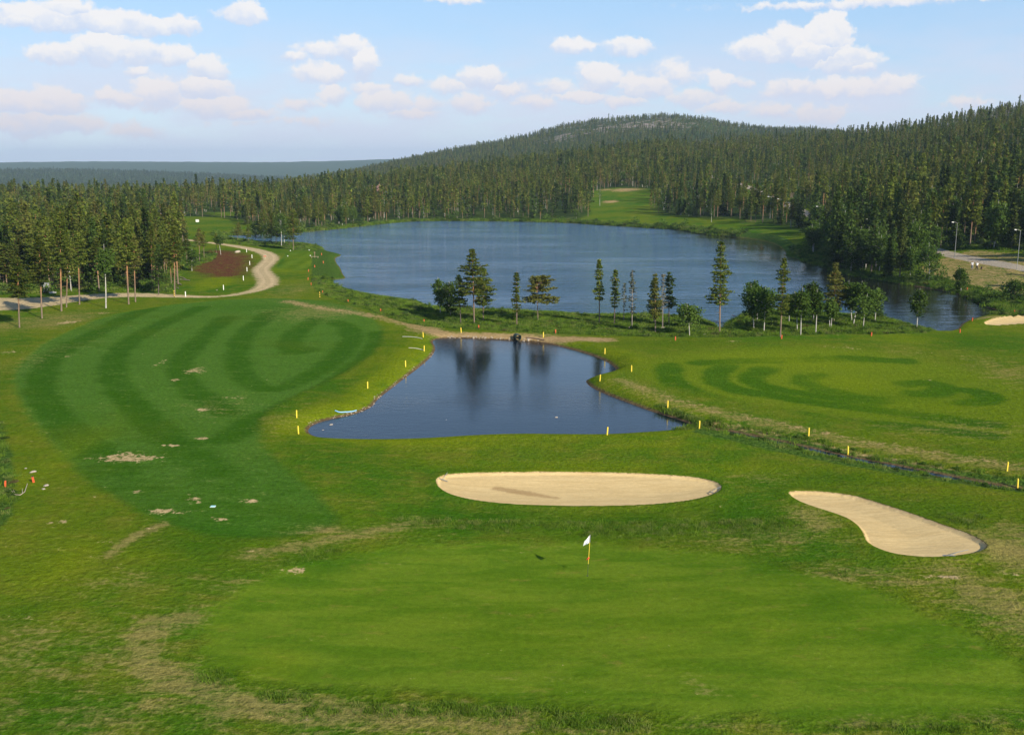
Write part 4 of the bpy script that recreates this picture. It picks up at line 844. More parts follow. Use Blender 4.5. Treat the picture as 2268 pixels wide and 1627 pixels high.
def instancer(name, coll, P, ids, rot, scl, label=None, cat=None):
    me = bpy.data.meshes.new(name); me.vertices.add(len(P)); me.vertices.foreach_set('co', np.asarray(P, np.float32).ravel())
    a = me.attributes.new('pick', 'INT', 'POINT'); a.data.foreach_set('value', np.asarray(ids, np.int32))
    a = me.attributes.new('rot', 'FLOAT_VECTOR', 'POINT'); a.data.foreach_set('vector', np.asarray(rot, np.float32).ravel())
    a = me.attributes.new('scl', 'FLOAT_VECTOR', 'POINT'); a.data.foreach_set('vector', np.asarray(scl, np.float32).ravel())
    o = new_obj(name, me); gn = bpy.data.node_groups.new(name, 'GeometryNodeTree')
    gn.interface.new_socket('Geometry', in_out='INPUT', socket_type='NodeSocketGeometry'); gn.interface.new_socket('Geometry', in_out='OUTPUT', socket_type='NodeSocketGeometry')
    gi = gn.nodes.new('NodeGroupInput'); go = gn.nodes.new('NodeGroupOutput'); ip = gn.nodes.new('GeometryNodeInstanceOnPoints'); ci = gn.nodes.new('GeometryNodeCollectionInfo')
    ci.inputs['Collection'].default_value = coll; ci.inputs['Separate Children'].default_value = True; ci.inputs['Reset Children'].default_value = True
    def na(nm, ty): q = gn.nodes.new('GeometryNodeInputNamedAttribute'); q.data_type = ty; q.inputs[0].default_value = nm; return q.outputs[0]
    L = gn.links.new; L(gi.outputs[0], ip.inputs['Points']); L(ci.outputs[0], ip.inputs['Instance']); ip.inputs['Pick Instance'].default_value = True
    L(na('pick', 'INT'), ip.inputs['Instance Index']); L(na('rot', 'FLOAT_VECTOR'), ip.inputs['Rotation']); L(na('scl', 'FLOAT_VECTOR'), ip.inputs['Scale']); L(ip.outputs[0], go.inputs[0])
    md = o.modifiers.new('scatter', 'NODES'); md.node_group = gn; tag(o, label, cat, None, 'stuff'); return o
sel = np.array([i for i in range(n) if i not in IND]); ids = np.zeros(len(sel), int); sc = np.zeros((len(sel), 3))
for q_, i in enumerate(sel):
    k = KN[kind[i]]; key = k if (r[i] < 300 and k != 'dead') else k+'_low'; L_ = lib[key]; ix, H = L_[int(g.integers(len(L_)))]
    s_ = hgt[i]/H; ids[q_] = ix; w_ = g.uniform(.8, 1.15)*(1.2 if r[i] > 900 else 1)*(1.5 if r[i] > 2100 else 1); sc[q_] = (s_*w_, s_*w_, s_)
instancer('forest', tree_lib, np.column_stack([X[sel], Y[sel], Z[sel]-.1]), ids, np.column_stack([g.normal(0, .02, len(sel)), g.normal(0, .02, len(sel)), g.uniform(0, 6.28, len(sel))]), sc)
_m = (px > -60) & (px < 80) & (pyb > 800); print('NEAR', [(round(float(a),1), round(float(b),1)) for a, b in zip(px[_m], pyb[_m])]); print('TREES', n, len(IND), len(sel))
#--OBJECTS--
single('birch', (1328,456), (1328,418), 4, .45, 'bare white stem standing alone on the distant fairway edge', 'white stems by the distant fairway', 140, .12)
single('birch', (1575,492), (1575,462), 4, .5, 'bare white stem at the wood edge right of the distant fairway', 'white stems by the distant fairway', 141, .12)
# ------------------------------------------------------------------ undergrowth
def bush_mesh(seed, h, w, nq, q, mat, blades=False):
    g_ = np.random.default_rng(seed); K = MB()
    if blades:
        n_ = nq; b = g_.normal(size=(n_, 2))*w*.4; ang = g_.uniform(0, 6.28, n_); hh = h*g_.uniform(.5, 1.1, n_); ln = g_.normal(size=(n_, 2))*h*.3; wq = q
        d = np.stack([np.cos(ang), np.sin(ang)], 1)*wq
        V = np.stack([np.column_stack([b-d, np.zeros(n_)-.05]), np.column_stack([b+d, np.zeros(n_)-.05]), np.column_stack([b+ln+d*.3, hh]), np.column_stack([b+ln-d*.3, hh])], 1).reshape(-1, 3)
        K.add(V, np.arange(4*n_).reshape(-1, 4)); tone = [g_.uniform(0, 1, n_)]
    else:
        nc = 9; tone = []
        for _ in range(nc):
            c = g_.normal(size=3)*[w*.33, w*.33, h*.22]+[0, 0, h*.45]; k = nq//nc
            K.quads(c+g_.normal(size=(k, 3))*[w*.17, w*.17, h*.17], q, g_, .6); tone.append(np.clip(g_.normal(.5, .3)+g_.normal(size=k)*.15, 0, 1))
    return K.mesh('bush_pattern', mat, False, tone)
L_BUSH = leaf_material('bush_leaves', (0.035, 0.085, 0.012), (0.11, 0.18, 0.03), .3, .35, (.14, .17, .05))
L_HAY = leaf_material('meadow_grass', (0.07, 0.15, 0.012), (0.17, 0.25, 0.03), .35, .3, (.20, .20, .07))
L_DARKB = leaf_material('heath_leaves', (0.022, 0.05, 0.010), (0.07, 0.11, 0.022), .2, .3, (.12, .07, .04))
blib = bpy.data.collections.new('undergrowth_library')
for i_, me in enumerate([bush_mesh(1, .55, .9, 180, .10, L_BUSH), bush_mesh(2, .8, 1.1, 240, .11, L_BUSH), bush_mesh(3, .55, .9, 70, .035, L_HAY, True), bush_mesh(4, .45, 1.1, 80, .04, L_HAY, True), bush_mesh(5, .4, .9, 160, .09, L_DARKB), bush_mesh(6, 1.3, 1.5, 330, .14, L_BUSH)]):
    blib.objects.link(bpy.data.objects.new('bp_%02d' % i_, me))
def grow(name, region_f, box, cell, probs, smin, smax, label=None, seed=1, cat=None):
    g_ = np.random.default_rng(seed); x, y = scatter(*box, cell, g_); m = region_f(x, y); x, y = x[m], y[m]
    z = height(x, y); ok = z > WZ-.02; x, y, z = x[ok], y[ok], z[ok]; n_ = len(x)
    ids = g_.choice(len(probs), n_, p=np.array(probs)/sum(probs)); s_ = g_.uniform(smin, smax, n_)
    print(name, n_)
    return instancer(name, blib, np.column_stack([x, y, z-.03]), ids, np.column_stack([np.zeros(n_), np.zeros(n_), g_.uniform(0, 6.28, n_)]), np.column_stack([s_*1.1, s_*1.1, s_]))
def wildf(k, inset=0.0):
    return lambda x, y: (sdf_poly(x, y, WILD[k], 10) < -inset) & (water_sdf(x, y) > -.05) & (sdf_line(x, y, DITCH, 15) > .35) & (sdf_line(x, y, ROAD, 15) > 4) & (sdf_line(x, y, PATH_R, 15) > 2.8)
X0, Y0 = -60, 95
grow('shore_undergrowth', wildf(0, .25), (-55, 95, 112, 205), .62, [2, .5, 7, 8, 3, .02], .4, .8, seed=21)
grow('bank_undergrowth', wildf(1, .2), (-110, -30, 190, 330), .9, [2, 1, 5, 5, 4, .05], .5, .9, seed=22)
grow('right_shore_undergrowth', wildf(2, .1), (50, 130, 130, 330), .85, [4, 2, 5, 5, 3, .15], .6, 1.1, seed=23)
grow('ditch_grass', lambda x, y: (np.abs(sdf_line(x, y, DITCH, 15)-1.35) < .75) & (sdf_poly(x, y, P_POND, 10) > .4), (15, 75, 60, 90), .85, [1, 0, 4, 7, 1, 0], .3, .6, seed=24)
grow('edge_undergrowth', wildf(4, .1), (-80, -15, 40, 95), .75, [3, .3, 4, 5, 4, 0], .3, .62, seed=25)
grow('rough_grass', lambda x, y: (blobs(x, y, [(1050,1150,230,30,1),(1400,1165,230,35,1),(1650,1160,170,40,1),(700,1240,130,35,.8),(620,1540,90,22,1),(1000,1572,500,22,1),(1750,1275,170,22,.9),(2050,1420,150,40,.8),(1300,1600,300,30,1),(2100,1150,150,30,.7),(480,1500,60,22,.9),(2000,1600,300,30,1)]) > nr.uniform(.35, 1.1, x.shape)) & (sdf_poly(x, y, GREEN, 10) > .4) & (sdf_poly(x, y, BUNKER1, 10) > .5) & (sdf_poly(x, y, BUNKER2, 10) > .5), (-30, 40, 32, 62), .36, [0, 0, 1, 1.5, 0, 0], .22, .42, seed=40)
def woodedge(x, y):
    r_ = np.hypot(x, y); a = forest_allowed(x, y); c = np.tan(np.arctan2(x, y))*FPX/math.cos(PITCH)+CX
    return a & (r_ < 330) & (c > -60) & (c < 2320)
grow('forest_undergrowth', woodedge, (-170, 170, 100, 330), 1.5, [3, 3, 3, 2, 5, .6], .7, 1.3, seed=26)
grow('far_shore_grass', lambda x, y: (np.abs(sdf_poly(x, y, P_LAKE, 30)-1.6) < 1.5) & (y > 330), (-160, 190, 330, 440), 1.1, [2, 2, 4, 4, 2, .5], 1.0, 1.7, seed=27)
grow('pond_edge_grass', lambda x, y: (np.abs(sdf_poly(x, y, P_POND, 10)-.75) < .4) & (x > 14) & (y > 75), (10, 45, 75, 130), .4, [1, 0, 5, 6, 0, 0], .35, .7, seed=28)
grow('peat_edge_growth', lambda x, y: (np.abs(sdf_poly(x, y, PEAT, 20)-1) < 5) & (sdf_line(x, y, ROAD, 15) > 4) & (x < -72), (-115, -60, 160, 260), 1.1, [2, 2, 4, 4, 4, .5], .5, 1.0, seed=29)

# ------------------------------------------------------------------ small things
def box(name, size, loc, mat, parent=None, bev=0.0, rot=(0, 0, 0)):
    bm = bmesh.new(); bmesh.ops.create_cube(bm, size=1); bmesh.ops.scale(bm, vec=size, verts=bm.verts)
    if bev: bmesh.ops.bevel(bm, geom=bm.edges[:], offset=bev, segments=2, affect='EDGES')
    me = bpy.data.meshes.new(name); bm.to_mesh(me); bm.free(); o = new_obj(name, me, parent, mat); o.location = loc; o.rotation_euler = rot; return o
def tube_obj(name, P, rad, mat, parent=None, k=10):
    b = MB(); b.tube(P, rad if hasattr(rad, '__len__') else [rad]*len(P), k)
    me = b.mesh(name, mat, True); o = new_obj(name, me, parent); return o
def cyl(name, r_, h, loc, mat, parent=None, k=16, r2=None, rot=(0, 0, 0)):
    bm = bmesh.new(); bmesh.ops.create_cone(bm, cap_ends=True, segments=k, radius1=r_, radius2=r_ if r2 is None else r2, depth=h)
    bmesh.ops.bevel(bm, geom=[e for e in bm.edges if abs(e.verts[0].co.z-e.verts[1].co.z) < 1e-6], offset=min(r_, h)*.15, segments=2, affect='EDGES')
    me = bpy.data.meshes.new(name); bm.to_mesh(me); bm.free(); o = new_obj(name, me, parent, mat); o.location = loc; o.rotation_euler = rot; return o
def empty(name, loc, rz=0, label=None, cat=None, group=None):
    o = bpy.data.objects.new(name, None); C.objects.link(o); o.location = loc; o.rotation_euler = (0, 0, rz); return tag(o, label, cat, group)
Y_ = simple('yellow_paint', (0.85, 0.62, 0.06), .45, .08); RD = simple('red_paint', (0.62, 0.10, 0.03), .5, .12); WH = simple('white_paint', (0.80, 0.80, 0.74), .5, .06)
BK = simple('black_paint', (0.02, 0.02, 0.02), .5); GY = simple('grey_metal', (0.30, 0.31, 0.31), .45, .1, 6, .3); WD = simple('weathered_wood', (0.24, 0.16, 0.10), .8, .25, 12)
STN = simple('pale_stone', (0.38, 0.32, 0.25), .85, .3, 5); DK = simple('dark_plastic', (0.015, 0.03, 0.02), .35); BL = simple('pale_blue_plastic', (0.25, 0.50, 0.72), .4, .05)
# stakes: square post with a chamfered head, sunk foot
def stake(name, b, h, w, mat, label, group, tilt=(0, 0), top=None):
    X_, Y2, Z_ = ground_at(*b); t = empty(name, (X_, Y2, Z_), 0.3, label, 'stake', group); t.rotation_euler = (tilt[0], tilt[1], .3)
    bm = bmesh.new(); bmesh.ops.create_cube(bm, size=1); bmesh.ops.scale(bm, vec=(w, w, h+.1), verts=bm.verts); bmesh.ops.translate(bm, vec=(0, 0, (h-.1)/2), verts=bm.verts)
    bmesh.ops.bevel(bm, geom=[e for e in bm.edges if e.verts[0].co.z > h*.9 and e.verts[1].co.z > h*.9], offset=w*.25, segments=2, affect='EDGES')
    me = bpy.data.meshes.new('post'); bm.to_mesh(me); bm.free(); new_obj('post', me, t, mat)
    box('cap', (w*1.02, w*1.02, h*.16), (0, 0, h*(.99)), top or mat, t, w*.2); return t
GYK = 'yellow stakes round the pond and ditch'
for k, (x, y, lab) in enumerate([(937,747,'yellow stake at the pond corner, beside the upper pale hose'), (939,778,'yellow stake on the left bank at the end of the lower pale hose'), (898,813,'yellow stake half way down the left bank of the pond'),
    (814,861,'yellow stake on the left bank above the bright grass slope'), (657,925,'upper of the two close yellow stakes at the left corner of the pond'), (661,961,'lower of the two close yellow stakes at the left corner of the pond'),
    (961,967,'yellow stake on the near bank of the pond, left of the middle'), (1109,958,'yellow stake in the middle of the near bank of the pond'), (1344,963,'yellow stake on the near bank above the middle of the large bunker'),
    (1548,949,'yellow stake where the ditch leaves the pond'), (1478,904,'yellow stake on the right bank of the pond below the brown strip'), (1328,844,'yellow stake on the small spit at the right of the pond'),
    (1398,823,'yellow stake on the grass just right of the spit'), (1339,784,'yellow stake at the upper right bank of the pond'), (1203,747,'yellow stake on the bare strip right of the drain pipe'),
    (1021,737,'yellow stake on the bare strip below the tall broad pine'), (1790,966,'yellow stake on the far side of the ditch'), (1877,1008,'yellow stake on the near side in the middle of the ditch'),
    (2229,1043,'yellow stake on the far bank of the ditch at the right edge'), (2252,1083,'yellow stake nearest the right edge, below the ditch')]):
    stake('yellow_stake', (x, y), .66, .095, Y_, lab, GYK, (rnd.uniform(-.05, .05), rnd.uniform(-.06, .06)))
GR = 'red stakes along the water and wood'
for k, (x, y, lab) in enumerate([(683,602,'red stake at the near right corner of the tee'), (682,620,'red stake just below the tee'), (689,632,'red stake at the bushes below the tee'), (714,650,'red stake beside the striped stake'),
    (771,670,'red stake at the bushes right of the striped stake'), (843,691,'red stake at the bushes above the striped fairway'), (939,715,'red stake in the grass above the pond corner'), (1060,728,'red stake right of the foot of the tall broad pine'),
    (1230,738,'red stake at the right end of the bare strip'), (1495,754,'red stake left of the round-crowned small birch'), (1730,751,'red stake at the foot of the leaning pine'), (1929,744,'red stake in the grass at the right of the wooded point'),
    (2125,737,'red stake at the dark water corner near the right bunker'), (2152,711,'red stake above the dark water corner'), (2245,694,'red stake beside the far right bunker'), (2141,643,'red stake on the sandy clearing by the shore'),
    (712,565,'red stake behind the tee post'), (716,583,'red stake in the yellow grass right of the tee'), (697,592,'red stake at the right edge of the tee')]):
    stake('red_stake', (x, y), .48, .115, RD, lab, GR, (rnd.uniform(-.06, .06), rnd.uniform(-.08, .08)))
stake('red_stake', (75,1069), .44, .13, RD, 'red stake with black top leaning left by the bushes at the left edge', GR, (0, -.12), BK)
stake('red_stake', (12,1079), .40, .11, RD, 'short red stake inside the bushes at the left edge', GR, (0, .1))
for (x, y, lab) in [(411,657,'white post nearest the road at the end of the left wood'), (495,642,'white post on the verge below the bright green patch'), (539,621,'white post beside the front of the bright green patch'),
    (547,601,'white post at the right of the dark peat patch'), (553,587,'white post at the upper right of the peat patch'), (558,572,'white post at the top of the road bend'), (546,559,'white post farthest up the inner side of the road')]:
    stake('white_post', (x, y), .85, .12, WH, lab, 'white posts along the inner side of the road')['category'] = 'post'
def striped(b, lab):
    X_, Y2, Z_ = ground_at(*b); t = empty('striped_stake', (X_, Y2, Z_), 0, lab, 'stake', 'yellow and black striped stakes')
    for i in range(6): cyl('band', .07, .185, (0, 0, .09+.185*i), Y_ if i % 2 else BK, t, 12)
striped((708,661), 'yellow and black striped stake on the grass by the lakeside bushes'); striped((386,658), 'yellow and black striped stake at the foot of a pine by the road')

# flag on the green
fx, fy, fz = ground_at(1300.5, 1276)
fl = empty('golf_flag', (fx, fy, fz), 0, 'white flag on a thin yellow pole standing in the hole on the green', 'flag')
Hf = 2.42; lean = .115
def fp(z): return (lean*z/Hf, 0, z)
tube_obj('lower_pole', [fp(-.1), fp(.72)], .016, simple('dark_green_pole', (.06, .09, .03), .5), fl, 8)
tube_obj('upper_pole', [fp(.72), fp(1.99), fp(Hf)], .018, Y_, fl, 8)
tube_obj('sleeve', [fp(1.98), fp(Hf+.01)], .028, GY, fl, 8)
b_ = MB(); nu, nv = 9, 9; V = []
for i in range(nu):
    for j in range(nv):
        u_, v_ = i/(nu-1), j/(nv-1)      # u away from the pole, v down
        w_ = 0.33; top_z = Hf - .03 - u_*.32; bot_z = Hf - .47 - u_*.14*(1.1-u_*.25) ; z_ = top_z*(1-v_)+bot_z*v_
        x_ = lean*z_/Hf - .03 - w_*u_*(.80+.2*v_); y_ = -.05*math.sin(u_*5+v_*2)*u_ - .12*u_
        V.append((x_, y_, z_))
b_.add(V, [[i*nv+j, i*nv+j+1, (i+1)*nv+j+1, (i+1)*nv+j] for i in range(nu-1) for j in range(nv-1)])
cloth = new_obj('cloth', b_.mesh('cloth', simple('white_cloth', (.85, .85, .86), .7, .03), True), fl); md_ = cloth.modifiers.new('s', 'SOLIDIFY'); md_.thickness = .006; md_.offset = 0
tx = bpy.data.curves.new('number', 'FONT'); tx.body = '2'; tx.size = .25; tx.extrude = .002; tx.align_x = 'CENTER'; tx.align_y = 'CENTER'; tx.materials.append(simple('blue_print', (.05, .11, .28), .6))
to = bpy.data.objects.new('number', tx); C.objects.link(to);  to.location = (-.10, -.15, Hf-.42); to.rotation_euler = (R(90), R(28), R(8))
me_ = bpy.data.meshes.new_from_object(to); bpy.data.objects.remove(to); tn_ = new_obj('number', me_, fl); tn_.location = (-.085, -.185, Hf-.40); tn_.rotation_euler = (R(90), R(28), R(20))
rb = MB(); rb.add([(.02, -.02, 1.10), (.10, -.03, 1.13), (.08, -.04, 1.02), (-.08, -.05, .96), (.06, .02, 1.12), (-.07, .03, .99)], [[0, 1, 2, 3], [0, 4, 5, 3]]); rib = new_obj('ribbon', rb.mesh('ribbon', simple('red_cloth', (.7, .05, .02), .6)), fl); m2 = rib.modifiers.new('s', 'SOLIDIFY'); m2.thickness = .01
cyl('sleeve_band', .035, .07, fp(1.07), bpy.data.materials['red_cloth'], fl, 10)
cyl('cup', .06, .02, (0, 0, .004), BK, fl, 16)

def rake(head_a, head_b, tip, lab):
    A_ = Vector(ground_at(*head_a)); B_ = Vector(ground_at(*head_b)); T_ = Vector(ground_at(*tip)); M_ = (A_+B_)/2
    t = empty('bunker_rake', M_, 0, lab, 'rake', 'rakes left in the bunkers'); up = Vector((0, 0, .06))
    ax = (B_-A_).normalized(); hw = .34
    tube_obj('head', [-ax*hw+up, ax*hw+up], .028, GY, t, 8); tube_obj('handle', [up, (T_-M_)*.5+up*2, T_-M_+up*1.5], .017, GY, t, 8)
    for i in range(9):
        p_ = -ax*hw*.95 + ax*hw*.2375*i; tube_obj('tooth', [p_+up, p_+Vector((0, 0, -.02))], .008, GY, t, 5)
rake((973,1065.5), (990,1068), (990.5,1052), 'grey rake lying at the left end of the large bunker')
rake((1566,1091), (1583,1094), (1596,1080), 'grey rake lying at the right end of the large bunker')
rake((2091,1231), (2110,1232), (2143,1222), 'grey rake at the near right edge of the kidney shaped bunker')

# stones
def stone_mesh(seed, flat=.55):
    bm = bmesh.new(); bmesh.ops.create_icosphere(bm, subdivisions=2, radius=.5); g_ = random.Random(seed); ax = [(Vector((g_.gauss(0, 1), g_.gauss(0, 1), g_.gauss(0, 1))).normalized(), g_.uniform(.3, .46)) for _ in range(9)]
    for v in bm.verts:
        for a_, d_ in ax:
            q_ = v.co.dot(a_)
            if q_ > d_: v.co -= a_*(q_-d_)*.85
        v.co.z *= flat
    me = bpy.data.meshes.new('stone'); bm.to_mesh(me); bm.free(); me.materials.append(STN); return me
SM = [stone_mesh(i) for i in range(6)]
def stone(px_, py_, s_, lab, group, j=0):
    x_, y_, z_ = ground_at(px_, py_) if py_ < 2000 else (0, 0, 0)
    x_ += rnd.uniform(-j, j); y_ += rnd.uniform(-j, j); z_ = max(hz(x_, y_), WZ-.05)
    o = new_obj('stone', SM[rnd.randrange(6)]); o.location = (x_, y_, z_+.02*s_); o.scale = (s_*rnd.uniform(.8, 1.4), s_*rnd.uniform(.7, 1.1), s_*rnd.uniform(.6, 1.1)); o.rotation_euler = (rnd.uniform(-.2, .2), rnd.uniform(-.2, .2), rnd.uniform(0, 6.28)); tag(o, lab, 'stone', group)
LB = np.array([(962,778),(957,787),(930,812),(910,828),(892,840),(870,858),(856,868),(840,880),(831,888),(822,901),(790,916),(760,922),(730,928),(692,940),(681,952)], float)
def along(L_, t):
    d_ = np.hypot(*np.diff(L_, axis=0).T); c_ = np.concatenate([[0], np.cumsum(d_)]); q_ = t*c_[-1]; return np.interp(q_, c_, L_[:, 0]), np.interp(q_, c_, L_[:, 1])
for i in range(100):
    t_ = rnd.random(); a_, b2 = along(LB, t_); cl = math.exp(-((t_-.62)/.12)**2)+.5
    stone(a_-rnd.uniform(0, 5), b2-rnd.uniform(0, 2), rnd.uniform(.07, .17)*(.8+.4*cl), 'small pale stone in the row along the left bank of the pond', 'stones along the left bank of the pond', .25)
TB = np.array([(985,747.5),(1040,748),(1100,750),(1138,753.5)], float)
for i in range(60):
    a_, b2 = along(TB, rnd.random()); stone(a_, b2-rnd.uniform(0, 1), rnd.uniform(.12, .28), 'small pale stone in the row along the far bank of the pond', 'stones along the far bank of the pond', .3)
for i in range(12): stone(rnd.uniform(1155, 1190), rnd.uniform(750, 756), rnd.uniform(.2, .4), 'pale stone in the heap right of the drain pipe', 'stones heaped by the drain pipe', .2)
for (a_, b2, s_, lab) in [(734,954,.42,'pale stone showing above the water at the left end of the pond'), (716,964,.34,'flat pale stone in the shallows nearest the left corner of the pond'), (1231,958,.36,'brown stone in the water by the near bank, right half'), (989,963,.22,'small stone in the water by the near bank, left half'),
    (526,559,1.9,'big pale boulder at the back of the dark peat patch'), (102,1077,.42,'upper of two pale stones right of the leaning red stake'), (96,1084,.32,'lower of two pale stones right of the leaning red stake'), (73,1046,.42,'flat pale stone above the leaning red stake'), (57,1037,.25,'small brown stone near the bushes above the leaning red stake'),
    (480,643,.4,'small white stone by the road left of the bright green patch'), (1394,726,.6,'white stone in the undergrowth left of the bushy olive pine'), (1466,728,.8,'flat white stone at the foot of a sparse grey pine'), (1560,742,.6,'reddish stone in the grass left of the tallest pine')]:
    stone(a_, b2, s_, lab, None)
# drain pipe
px_, py_, pz_ = ground_at(1146, 754.5)
dp = empty('drain_pipe', (px_, py_, WZ+.05), R(18), 'short dark drain pipe opening onto the far bank of the pond', 'pipe')
def ring(r1, r0_, y0_, y1_, mat, nm):
    k = 28; V = []; 
    for (yy, rr) in ((y0_, r1), (y1_, r1), (y1_, r0_), (y0_, r0_)):
        for i in range(k): V.append((rr*math.cos(i*2*math.pi/k), yy, rr*math.sin(i*2*math.pi/k)+.42))
    F_ = [[a*k+i, ((a+1) % 4)*k+i, ((a+1) % 4)*k+(i+1) % k, a*k+(i+1) % k] for a in range(4) for i in range(k)]
    b = MB(); b.add(V, F_); return new_obj(nm, b.mesh(nm, mat, False), dp)
ring(.40, .35, -.35, .75, DK, 'barrel')
for i in range(3): ring(.44, .402, -.30+i*.34, -.18+i*.34, DK, 'rib')
# blue pipe, hoses, marker plate, dead branch
def ground_tube(name, pts, rad, mat, lab, cat, lift=.0):
    P = smoothpoly(np.array([ground_at(*p)[:2] for p in pts]), 3, False); Z_ = height(P[:, 0], P[:, 1]); Z_ = np.maximum(Z_, WZ)+rad+lift
    return tag(tube_obj(name, np.column_stack([P, Z_]), rad, mat), lab, cat)
ground_tube('blue_pipe', [(742,913),(752,915.5),(765,916.5),(778,915.5),(789,913)], .055, BL, 'light blue plastic pipe lying at the water on the left bank', 'pipe', .02)
HS = simple('pale_hose_plastic', (.55, .52, .42), .5)
ground_tube('hose', [(891,746.5),(905,747),(922,748),(935,751)], .04, HS, 'pale hose running to the uppermost yellow stake of the left bank', 'hose', .02)
ground_tube('hose', [(905,771.5),(918,772),(930,774),(938,777)], .04, HS, 'pale hose running to the second yellow stake of the left bank', 'hose', .02)
mx_, my_, mz_ = ground_at(471.5, 1122); mk = empty('marker_plate', (mx_, my_, mz_), 0, 'small pale blue plate lying on the fairway between bare patches', 'plate')
box('plate', (.30, .26, .03), (0, 0, .04), simple('turquoise_plastic', (.35, .66, .66), .4, .05), mk, .01); box('rim', (.34, .30, .02), (0, 0, .02), WH, mk, .006)
br = empty('dead_branch', ground_at(45, 1097), 0, 'pale dead branch with forked ends lying by the bushes at the left edge', 'branch'); O_ = Vector(ground_at(45, 1097)); BR = simple('bleached_wood', (.36, .30, .22), .8, .2, 10)
tube_obj('limb', [Vector(ground_at(*p))-O_+Vector((0, 0, h_)) for p, h_ in (((22,1088), .15), ((34,1097), .06), ((45,1098), .06), ((55,1092), .10), ((62,1082), .38))], [.012, .022, .03, .028, .018], BR, br, 7)
tube_obj('twig', [Vector(ground_at(*p))-O_+Vector((0, 0, h_)) for p, h_ in (((34,1097), .06), ((30,1090), .15))], [.025, .01], BR, br, 6)
tube_obj('twig', [Vector(ground_at(*p))-O_+Vector((0, 0, h_)) for p, h_ in (((50,1096), .06), ((50,1088), .22))], [.025, .01], BR, br, 6)
# timber by the pipe
ground_tube('fallen_branch', [(1165,749),(1185,752),(1205,755)], .07, WD, 'dark fallen branch on the far bank right of the drain pipe', 'branch', .03)
for k, (p1, p2) in enumerate([((505,618+82),(520,697)),]): pass
for k, (a_, b2, c_, d_) in enumerate([(385,620,420,622),(388,626,402,632),(380,634,396,640),(400,615,412,620)]):
    ground_tube('felled_stem', [(a_, b2), ((a_+c_)/2, (b2+d_)/2-1), (c_, d_)], .09, BR, ['longest felled birch stem at the end of the left wood', 'felled stem second nearest the road at the end of the left wood', 'felled stem nearest the road at the end of the left wood', 'short felled stem farthest back at the end of the left wood'][k], 'log', .02)['group'] = 'felled stems by the left wood'

# tee post, plank, tee markers, sign by the road, white box
tx_, ty_, tz_ = ground_at(697, 571)
tp = empty('tee_post', (tx_, ty_, tz_), 0, 'brown wooden post with small board standing on the tee by the lake', 'post'); box('post', (.14, .14, 1.5), (0, 0, .72), WD, tp, .015); box('board', (.34, .05, .30), (0, -.09, 1.3), WD, tp, .01)
bx_, by_, bz_ = ground_at(697, 571.5); bn_ = empty('bench', (bx_+.1, by_-.5, bz_), R(-8), 'low pale wooden bench beside the brown post on the tee', 'bench')
box('seat', (2.0, .34, .05), (0, 0, .40), simple('pale_wood', (.5, .42, .28), .7, .15), bn_, .01)
for sx in (-.8, .8): box('leg', (.08, .30, .38), (sx, 0, .185), WD, bn_, .01)
for (x, y, lab) in [(643,557,'white tee marker at the back left of the tee'), (684.5,556,'white tee marker at the back right of the tee'), (687,568,'white tee marker left of the brown post'), (637,569,'white tee marker near the road side of the tee')]:
    q_ = empty('tee_marker', ground_at(x, y), 0, lab, 'tee marker', 'white tee markers'); cyl('spike', .025, .16, (0, 0, .05), GY, q_, 8)
    bm = bmesh.new(); bmesh.ops.create_icosphere(bm, subdivisions=2, radius=.15); me = bpy.data.meshes.new('ball'); bm.to_mesh(me); bm.free(); oo = new_obj('ball', me, q_, WH); oo.location = (0, 0, .22); oo.scale = (1, 1, .8)
sp = empty('road_sign', ground_at(586.5, 576), R(20), 'small wooden sign with reddish board standing at the road bend', 'sign')
box('post', (.09, .09, .95), (-.18, 0, .45), simple('pale_wood2', (.5, .42, .28), .7, .15), sp, .01); box('post', (.09, .09, .95), (.18, 0, .45), bpy.data.materials['pale_wood2'], sp, .01); box('board', (.62, .05, .34), (0, -.075, .95), simple('reddish_board', (.42, .16, .10), .7, .2), sp, .01); box('roof', (.75, .28, .05), (0, -.04, 1.16), bpy.data.materials['pale_wood2'], sp, .01, (R(12), 0, 0))
wb = empty('white_box', ground_at(437, 492), 0, 'small white box on the distant green left of the lake', 'box'); box('body', (1.1, .9, .9), (0, 0, .45), WH, wb, .04); box('lid', (1.2, 1.0, .12), (0, 0, .95), WH, wb, .03)
ub = empty('utility_cabinet', ground_at(104, 647), R(12), 'grey utility cabinet standing in the grass under the left wood', 'cabinet'); box('body', (.95, .6, 1.55), (0, 0, .85), GY, ub, .03); box('door', (.82, .03, 1.3), (0, -.315, .9), GY, ub, .01); box('base', (1.15, .8, .16), (0, 0, .07), simple('concrete', (.42, .42, .40), .8), ub, .02); box('roof', (1.05, .7, .07), (0, 0, 1.66), GY, ub, .02)
cv = empty('concrete_cover', ground_at(117, 649), 0, 'low pale concrete cover right of the grey utility cabinet', 'cover'); box('slab', (1.0, .8, .2), (0, 0, .08), bpy.data.materials['concrete'], cv, .03); cyl('lid', .3, .12, (0, 0, .22), GY, cv)

